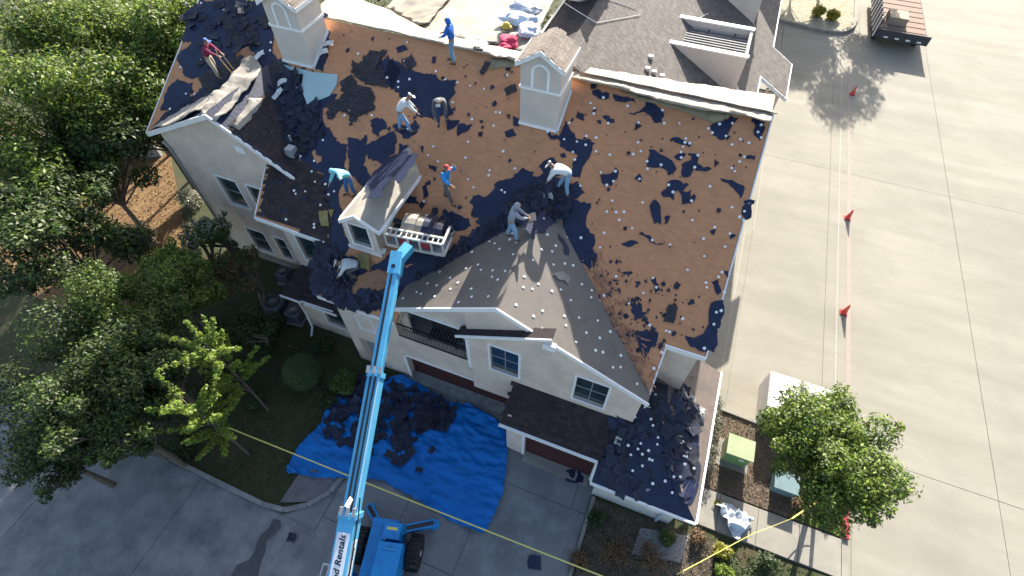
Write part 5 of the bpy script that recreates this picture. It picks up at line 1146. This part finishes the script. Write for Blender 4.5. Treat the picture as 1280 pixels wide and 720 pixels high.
def person(loc, yaw, label, shirt, pants, head='cap', headc=None, bend=0.0, crouch=0.0, step=.12, armL=None, armR=None, hood=False, look=0, tool=False, shoe=None, side_lean=0, hold=None):
    """local frame: +Y is where the person faces; arms given as (elbow, hand) offsets from the shoulder"""
    t = thing('person', label, 'person', loc, yaw); t.scale = (1.1, 1.1, 1.06)
    hipz = .92 - crouch * .5; V = Vector
    hip = V((0, -bend * .12 - crouch * .18, hipz))
    def fwd(d, k=1.0): 
        a = bend * k; return V((side_lean * d, math.sin(a) * d, math.cos(a) * d))
    waist = hip + fwd(.14, .6); chest = hip + fwd(.36); neck = hip + fwd(.54); 
    hd = neck + V((look * .04, math.sin(bend * .75) * .1 + .03, math.cos(bend * .75) * .1)); crown = hd + V((0, math.sin(bend * .75) * .13, math.cos(bend * .75) * .13))
    shL, shR = chest + fwd(.11) + V((-.19, 0, 0)), chest + fwd(.11) + V((.19, 0, 0))
    armL = armL or ((-.08, .02, -.27), (-.06, .12, -.52)); armR = armR or ((.08, .02, -.27), (.06, .12, -.52))
    eL, hL = shL + V(armL[0]), shL + V(armL[1]); eR, hR = shR + V(armR[0]), shR + V(armR[1])
    def leg(sx, fy_):
        h = hip + V((.095 * sx, 0, -.02)); foot = V((.13 * sx, fy_, .07)); k = (h + foot) / 2 + V((.02 * sx, .05 + crouch * .38, .02 + crouch * .08)); return h, k, foot
    lL, lR = leg(-1, -step), leg(1, step)
    vs = [hip, waist, chest, neck, hd, crown, shL, eL, hL, shR, eR, hR, *lL, *lR]
    ed = [(0, 1), (1, 2), (2, 3), (3, 4), (4, 5), (2, 6), (6, 7), (7, 8), (2, 9), (9, 10), (10, 11), (0, 12), (12, 13), (13, 14), (0, 15), (15, 16), (16, 17)]
    rd = [.115, .11, .125, .052, .085, .078, .055, .042, .028, .055, .042, .028, .08, .055, .04, .08, .055, .04]
    # feet, nose, and hands with a palm, four fingers and a thumb
    for k, ft in ((14, lL[2]), (17, lR[2])): vs.append(ft + V((0, .16, -.04))); ed.append((k, len(vs) - 1)); rd.append(.035)
    fd = V((0, math.cos(bend * .75), -math.sin(bend * .75)))
    vs.append(hd + fd * .10 + V((0, 0, .02))); ed.append((4, len(vs) - 1)); rd.append(.014)
    for k, e, h in ((8, eL, hL), (11, eR, hR)):
        d = (h - e).normalized(); s_ = d.cross(V((0, 0, 1))); s_ = s_.normalized() if s_.length > .1 else V((1, 0, 0))
        pl_ = len(vs); vs.append(h + d * .07); ed.append((k, pl_)); rd.append((.036, .018))
        for q, L in ((-1.5, .062), (-.5, .075), (.5, .07), (1.5, .055)):
            b = len(vs); vs.append(h + d * .10 + s_ * q * .019); vs.append(h + d * (.10 + L * .6) + s_ * q * .02 - V((0, 0, .012))); ed += [(pl_, b), (b, b + 1)]; rd += [.009, .008]
        b = len(vs); vs.append(h + d * .04 + s_ * .045); vs.append(h + d * .075 + s_ * .058); ed += [(pl_, b), (b, b + 1)]; rd += [.011, .009]
    skin_obj('body', vs, ed, rd, skinm, t)
    sc_ = flat('cloth_%d_%d_%d' % tuple(int(c * 99) for c in shirt), shirt)
    skin_obj('shirt', [hip + fwd(-.03), waist, chest, neck - fwd(.05), shL, eL, eL.lerp(hL, .85), shR, eR, eR.lerp(hR, .85)], [(0, 1), (1, 2), (2, 3), (2, 4), (4, 5), (5, 6), (2, 7), (7, 8), (8, 9)],
             [(.17, .13), (.165, .13), (.185, .145), .085, .08, .066, .05, .08, .066, .05], sc_, t, root=2)
    pc_ = flat('cloth_%d_%d_%d' % tuple(int(c * 99) for c in pants), pants)
    skin_obj('trousers', [hip, hip + fwd(.08, .6), lL[0], lL[1], lL[2] + V((0, 0, .03)), lR[0], lR[1], lR[2] + V((0, 0, .03))], [(0, 1), (0, 2), (2, 3), (3, 4), (0, 5), (5, 6), (6, 7)], [(.155, .13), (.15, .12), .10, .078, .062, .10, .078, .062], pc_, t)
    for lg in (lL, lR):
        skin_obj('shoe', [lg[2] + V((0, -.05, -.02)), lg[2] + V((0, .06, -.025)), lg[2] + V((0, .19, -.04))], [(0, 1), (1, 2)], [.052, .05, .04], shoe or shoem, t)
    for q in (-1, 1):
        MB().box(hd + fd * .085 + V((.032 * q, 0, .03)), (.02, .012, .012)).build('eye', black, t, local=True)
        skin_obj('ear', [hd + V((.082 * q, 0, .0)), hd + V((.088 * q, 0, .03))], [(0, 1)], [.014, .012], skinm, t, sub=0)
    if hood:
        skin_obj('hood', [neck - fwd(.03) - fd * .03, hd - fd * .03, crown - fd * .02 + V((0, 0, .005))], [(0, 1), (1, 2)], [(.11, .10), (.118, .115), (.095, .09)], sc_, t)
    else:
        skin_obj('hair', [hd - fd * .03 + V((0, 0, .0)), crown - fd * .015], [(0, 1)], [.088, .082], hairm, t, sub=1)
        if head == 'cap':
            hm = flat('cap_%d_%d_%d' % tuple(int(c * 99) for c in headc), headc)
            skin_obj('cap', [hd + V((0, 0, .06)) - fd * .01, crown + (crown - hd).normalized() * .02], [(0, 1)], [.100, .088], hm, t)
            c = hd + (crown - hd) * .55 + fd * .12; MB().beam(c - fd * .03, c + fd * .07, .15, .015).build('cap_brim', hm, t, local=True)
    if tool:
        MB().tube([hR + V((-.04, .02, .25)), hR, hR + V((.15, .45, -.85))], .018, 6).build('handle', flat('wood_handle', (.55, .38, .18)), t, local=True)
        MB().tube([hL, hL + V((.1, .3, -.7))], .014, 6).build('second_handle', flat('wood_handle', (.55, .38, .18)), t, local=True)
    if hold: MB().box((hL + hR) / 2 + V((0, .12, -.03)), (.34, .26, .05), Matrix.Rotation(.4, 3, 'X')).build('held_shingle', hold, t, local=True)
    return t
def on_roof(u, v, pl=MAIN, dz=.05): 
    p = pl.at(u, v); return (p.x, p.y, p.z + dz)
# yaw: 0 faces +Y (up the roof); image right is about -70 degrees
down = ((-.02, .14, -.24), (.02, .30, -.46)); downR = ((.02, .14, -.24), (-.02, .30, -.46))
person(on_roof(274, 98), R(-75), 'worker in maroon shirt and blue cap leaning on a tool near the left roof edge', (.22, .02, .07), (.42, .37, .28), headc=(.08, .16, .50), bend=.35, armL=((.02, .2, -.2), (.1, .42, -.32)), armR=((.0, .18, -.2), (-.04, .40, -.3)), tool=True)
person(on_roof(567, 80), R(95), 'worker in blue hooded top and jeans standing at the ridge', (.02, .16, .60), (.17, .33, .48), hood=True, bend=.12, armL=((.0, .1, -.26), (.05, .3, -.38)), armR=((.0, .1, -.26), (-.05, .3, -.34)), step=.10)
person(on_roof(507, 166), R(-50), 'worker in white long sleeves, white cap and light jeans bending to the black felt', (.72, .73, .72), (.26, .40, .62), headc=(.75, .75, .74), bend=.75, armL=down, armR=downR, step=.18)
person(on_roof(554, 155), R(200), 'worker in black and white shirt and dark jeans stooping right of the one in white', (.10, .10, .11), (.03, .07, .16), headc=(.62, .60, .58), bend=1.0, crouch=.25, armL=down, armR=downR, step=.14)
person(on_roof(440, 245), R(150), 'worker in light cyan hood with one arm raised left of the dormer', (.20, .62, .75), (.05, .16, .38), hood=True, bend=.85, armL=((-.24, .05, .06), (-.42, .1, .22)), armR=((.02, .14, -.24), (.05, .3, -.5)), step=.1)
person(on_roof(561, 252), R(-100), 'worker in bright blue shirt and red cap walking with a hand at the head', (.04, .33, .80), (.12, .12, .11), headc=(.62, .06, .05), bend=.15, armL=((-.16, .1, -.1), (-.02, .2, .2)), armR=((.02, .14, -.24), (.02, .34, -.3)), step=.25)
person(on_roof(640, 301, GL, .1), R(-65), 'worker in grey hooded top and jeans holding a torn shingle beside the gable ridge', (.30, .33, .40), (.22, .38, .58), hood=True, bend=.3, armL=((.02, .16, -.22), (.14, .4, -.36)), armR=((-.02, .16, -.22), (-.14, .38, -.36)), step=.14, hold=mat('shingle_back', (.06, .06, .065), None, .8))
person(on_roof(703, 243), R(95), 'worker in white shirt, cap and light jeans bent double over the shingle pile', (.76, .77, .78), (.24, .40, .60), headc=(.62, .58, .55), bend=1.25, armL=((-.02, .12, -.24), (.02, .22, -.5)), armR=((.02, .12, -.24), (-.02, .22, -.5)), step=.20)
person(on_roof(442, 345), R(120), 'worker in grey white shirt crouching at the foot of the dormer', (.60, .63, .63), (.09, .09, .11), headc=(.55, .52, .48), bend=1.25, crouch=.75, armL=down, armR=downR, step=.08)

# ================================================================== SMALL THINGS
# cones
def cone(u, v, label):
    p = atz(u, v, .022); t = thing('traffic_cone', label, 'cone', p, 0, 'red cones along the fire lane')
    rd_ = mat('cone_red', (.70, .07, .05), (.60, .05, .04), .5, 5)
    MB().box((0, 0, .02), (.36, .36, .04)).build('base', rd_ if False else mat('cone_base', (.30, .03, .04), None, .7), t, local=True)
    MB().lathe((0, 0, .04), [(.145, 0), (.03, .66), (.02, .67)], 18).build('cone_body', rd_, t, smooth=False, local=True)
    MB().lathe((0, 0, .36), [(.095, 0), (.072, .13)], 18).build('reflective_band', mat('cone_band', (.72, .16, .14), None, .4), t, local=True)
cone(1054, 391, 'lowest red traffic cone, right of the dark pavement joint'); cone(1059, 273, 'middle red traffic cone on the parking lot'); cone(1065, 118, 'topmost red traffic cone, at the edge of the tree shadow')
# green utility box
gb = thing('utility_box', 'pale green electrical transformer box on the mulch by the hedge', 'utility box', (6.15, 10.1, .03))
gm = mat('box_green', (.33, .38, .22), (.28, .33, .19), .6, 2); gd = mat('box_green_shade', (.16, .30, .12), (.13, .26, .10), .6, 2)  # darker green paints the shaded front on the door panels
MB().bx(5.66, 6.66, 9.86, 10.62, .03, .98).build('cabinet', gm, gb)
MB().bx(5.62, 6.70, 9.78, 10.68, .98, 1.06).build('lid', gm, gb)
MB().bx(6.25, 6.45, 9.845, 9.862, .55, .72).build('warning_label', mat('label_pale', (.6, .65, .5), None, .6), gb)
MB().bx(5.72, 6.14, 9.85, 9.86, .12, .92).build('door_panel', gd, gb); MB().bx(6.17, 6.6, 9.85, 9.86, .12, .92).build('door_panel', gd, gb)
MB().bx(5.5, 6.8, 9.6, 10.8, .0, .07).build('concrete_pad', walkm, gb)
tb = thing('utility_box', 'blue green low utility box in the shade of the tree', 'utility box', (8.15, 9.6, .03))
MB().bx(7.75, 8.6, 9.3, 10.0, .03, .6).build('cabinet', mat('box_teal', (.16, .24, .26), (.12, .19, .22), .6, 3), tb); MB().bx(7.7, 8.65, 9.25, 10.05, .6, .67).build('lid', MATS['box_teal'], tb)
# white slatted enclosure
en = thing('slatted_enclosure', 'white slatted enclosure on the lot edge, half under the tree', 'enclosure', (8.3, 13.2, .02))
wm2 = mat('enclosure_white', (.74, .72, .72), (.66, .64, .64), .6, 3)
MB().bx(6.95, 8.15, 12.35, 14.1, 1.28, 1.38).bx(8.3, 9.8, 12.35, 14.1, 1.28, 1.38).build('top_panel', wm2, en)
for i in range(15):
    y = 12.4 + i * .118; MB().bx(6.9, 6.95, y, y + .07, .05, 1.3).build('slat', wm2, en)
for i in range(24):
    x = 6.98 + i * .118; 
    if not 8.1 < x < 8.28: MB().bx(x, x + .07, 12.32, 12.36, .05, 1.28).build('slat', wm2, en)
MB().bx(6.98, 8.1, 12.45, 14.0, .03, 1.2).bx(8.33, 9.75, 12.45, 14.0, .03, 1.2).build('inner_box', pipe, en)
# air conditioners
def ac(u, v, s, h, label):
    p = atz(u, v, 0); t = thing('air_conditioner', label, 'air conditioner', (p.x, p.y, 0), R(8), 'air conditioners by the wing'); m = mat('ac_grey', (.11, .12, .16), (.10, .11, .15), .6, 3)
    MB().box((0, 0, h / 2), (s, s, h)).build('casing', m, t, local=True); MB().box((0, 0, .03), (s + .2, s + .2, .06)).build('pad', drivem, t, local=True)
    MB().lathe((0, 0, h), [(s * .46, 0), (s * .46, .04), (s * .40, .05), (s * .40, .01)], 20).build('fan_ring', black, t, local=True)
    g = MB()
    for k in range(10): a = k * math.pi / 10; g.beam((math.cos(a) * s * .42, math.sin(a) * s * .42, h + .05), (-math.cos(a) * s * .42, -math.sin(a) * s * .42, h + .05), .012, .012)
    g.build('fan_grille', pipe, t, local=True)
    for k in range(5): MB().box((0, 0, .2 + k * (h - .3) / 5), (s + .01, s + .01, .03)).build('louvre', black, t, local=True)
ac(349, 390, .85, .95, 'grey air conditioner standing clear left of the low roof'); ac(373, 398, .7, .8, 'grey air conditioner right below the low roof gutter'); ac(360, 350, .6, .8, 'grey air conditioner half hidden behind the low roof')
# balcony bench
bn = thing('slatted_bench', 'black slatted bench on the balcony', 'bench', (-6.5, 8.95, 3.7)); bl = black
for k in range(9): MB().bx(-7.1 + k * .14, -7.03 + k * .14, 9.2, 9.23, 4.12, 4.6).build('back_slat', bl, bn)
for k in range(9): MB().bx(-7.1 + k * .14, -7.03 + k * .14, 8.75, 9.2, 4.1, 4.13).build('seat_slat', bl, bn)
MB().bx(-7.15, -5.88, 9.19, 9.24, 4.6, 4.66).build('top_rail', bl, bn)
for x in (-7.12, -5.93):
    for y in (8.78, 9.2): MB().bx(x, x + .05, y, y + .05, 3.7, 4.1).build('leg', bl, bn)
# tapes
def tape(a, b, label, w_=.07, sag=.12, z=1.0, n=12):
    A, B = (atz(*a, z) if len(a) == 2 else Vector(a)), (atz(*b, z) if len(b) == 2 else Vector(b)); m = MB(); pr = None
    for i in range(n + 1):
        t = i / n; p = A.lerp(B, t) - Vector((0, 0, sag * 4 * t * (1 - t)))
        if pr is not None: m.beam(pr, p, w_, .012)
        pr = p
    o = m.build('barrier_tape', yel, None); tag(o, label, 'tape')
def stake(u, v, label, z=1.0):
    p = atz(u, v, z) if isinstance(u, (int, float)) and abs(u) > 30 else Vector((u, v, 0)); t = MB().bx(p.x - .02, p.x + .02, p.y - .02, p.y + .02, -.2, z + .1).build('wooden_stake', flat('stake_wood', (.45, .33, .2)), None); tag(t, label, 'stake')
tape((262, 525), (780, 731), 'long yellow barrier tape stretched over the lawn, tarp and driveway', w_=.05); stake(262, 525, 'stake holding the left end of the long yellow tape'); stake(780, 731, 'stake holding the lower right end of the long yellow tape')
tape((846, 718), (941, 667), 'yellow tape over the bottom bed ending at the pale blue tarp', z=.8, w_=.03); tape((941, 667), (990, 648), 'short slack yellow tape over the sidewalk', z=.8, w_=.02); tape((990, 648), (1025, 625), 'short yellow tape in the shade of the multi-stem tree', z=.8, w_=.05)
# gear on the back sheet
LPn = Plane((-7, 18, 10.85), (-.11, 0, 1))
def gear(u, v, dz=.05): p = LPn.at(u, v); return Vector((p.x, p.y, p.z + dz))
def blob(name, p, s, m, label, cat, seed, ax_=(1, 1, .5)):
    bm = bmesh.new(); bmesh.ops.create_icosphere(bm, subdivisions=3, radius=1)
    for v in bm.verts:
        n = noise.noise(v.co * 1.4 + Vector((seed, 0, 0))) * .5 + noise.noise(v.co * 3.2 + Vector((0, seed, 0))) * .22; v.co *= 1 + n; v.co = Vector((v.co.x * ax_[0], v.co.y * ax_[1], max(v.co.z, -.3) * ax_[2])) * s
    me = bpy.data.meshes.new(name); bm.to_mesh(me); bm.free(); me.materials.append(m); o = bpy.data.objects.new(name, me); C.objects.link(o); o.location = p; tag(o, label, cat); return o
blob('red_bag', gear(636, 55, .1), .42, flat('bag_red', (.55, .03, .10)), 'red bag among the gear on the pale back roof', 'bag', 3)
blob('red_bag', gear(630, 62, .1), .26, flat('bag_red', (.55, .03, .10)), 'small dark red bundle at the ridge below the red bag', 'bag', 4)
blob('folded_plastic', gear(648, 26, .1), .55, mat('plastic_blue', (.36, .48, .66), (.6, .66, .72), .4, 3), 'crumpled blue and white plastic on the back roof', 'plastic', 5, (1.3, .9, .4))
blob('folded_plastic', gear(655, 12, .1), .6, mat('plastic_grey', (.30, .36, .46), (.6, .62, .66), .4, 3), 'grey blue plastic sheet nearest the top of the photo', 'plastic', 6, (1.2, .8, .35))
blob('folded_plastic', gear(662, 40, .1), .5, mat('plastic_white', (.6, .66, .74), (.5, .56, .66), .4, 3), 'pale folded plastic right of the yellow helmet', 'plastic', 7, (.9, 1.2, .35))
blob('dark_cloth', gear(622, 58, .1), .26, flat('cloth_dark', (.03, .03, .03)), 'small dark cloth left of the red bundle', 'cloth', 8, (1.6, .7, .3))
hl = thing('hard_hat', 'yellow hard hat between the red bag and blue plastic', 'helmet', gear(633, 37, .12)); ym = flat('helmet_yellow', (.60, .45, .08))
MB().lathe((0, 0, 0), [(.24, 0), (.24, .02), (.17, .04), (.155, .12), (.10, .18), (.02, .2)], 18).build('shell', ym, hl, smooth=True, local=True); MB().lathe((0, 0, -.02), [(.27, 0), (.27, .02)], 18).build('brim', flat('helmet_black', (.04, .04, .03)), hl, local=True)
for i, (u, v) in enumerate(((596, 62), (598, 63), (445, 20), (425, 24))): pass
blob('dark_cloth', on_roof(597, 63), .2, flat('cloth_dark', (.03, .03, .03)), 'dark tool pouch on the ridge right of the blue hooded worker', 'pouch', 9, (1.3, .8, .4))
# truck with wooden bed at the top right
tk = thing('flatbed_truck', 'dark flatbed trailer with wooden crates at the top right', 'trailer', (13.9, 52, 0))
MB().bx(12.2, 16.0, 48.6, 57.5, .8, 1.05).build('bed', flat('truck_dark', (.05, .05, .06)), tk)
for k in range(9): MB().bx(12.3, 15.9, 48.8 + k * .95, 49.6 + k * .95, 1.06, 1.12).build('bed_plank', flat('plank_tan', (.34, .25, .17) if k % 2 else (.24, .16, .12)), tk)
MB().bx(12.12, 12.2, 48.6, 57.5, .8, 2.2).bx(12.2, 16, 48.52, 48.6, .8, 1.5).build('side_board', flat('truck_dark', (.05, .05, .06)), tk)
for k in range(10): MB().bx(12.05, 12.12, 48.7 + k * .9, 48.85 + k * .9, .8, 2.3).build('stanchion', white, tk)
for k in range(4): MB().bx(12.8 + k * .8, 13.1 + k * .8, 48.46, 48.52, .95, 1.05).build('reflector', white, tk)
for x in (12.5, 15.6):
    for y in (50.2, 51.6):
        MB().lathe((x - .15, y, .5), [(.2, 0), (.48, 0), (.5, .05), (.5, .25), (.48, .3), (.2, .3)], 18, Matrix.Rotation(R(90), 3, 'Y')).build('wheel', rubber, tk)
MB().bx(13.0, 14.4, 50.5, 52.0, 1.13, 1.7).build('crate', flat('crate_wood', (.38, .30, .22)), tk)
# grey wall at the left border
gw = thing('boundary_wall', 'grey boundary wall at the left border beside the pine straw', 'wall', (-33, 16, 0)); gwm = mat('boundary_grey', (.26, .26, .25), (.2, .2, .2), .9, 1.5)
for k in range(9): MB().beam((-31.4 - k * 2.05, 16.75 - k * .95, .9), (-33.4 - k * 2.05, 15.83 - k * .95, .9), .3, 1.8).build('wall_panel', gwm, gw)
MB().tube([(10.0, 8.9, 0), (10.0, 8.9, .5)], .05, 8)
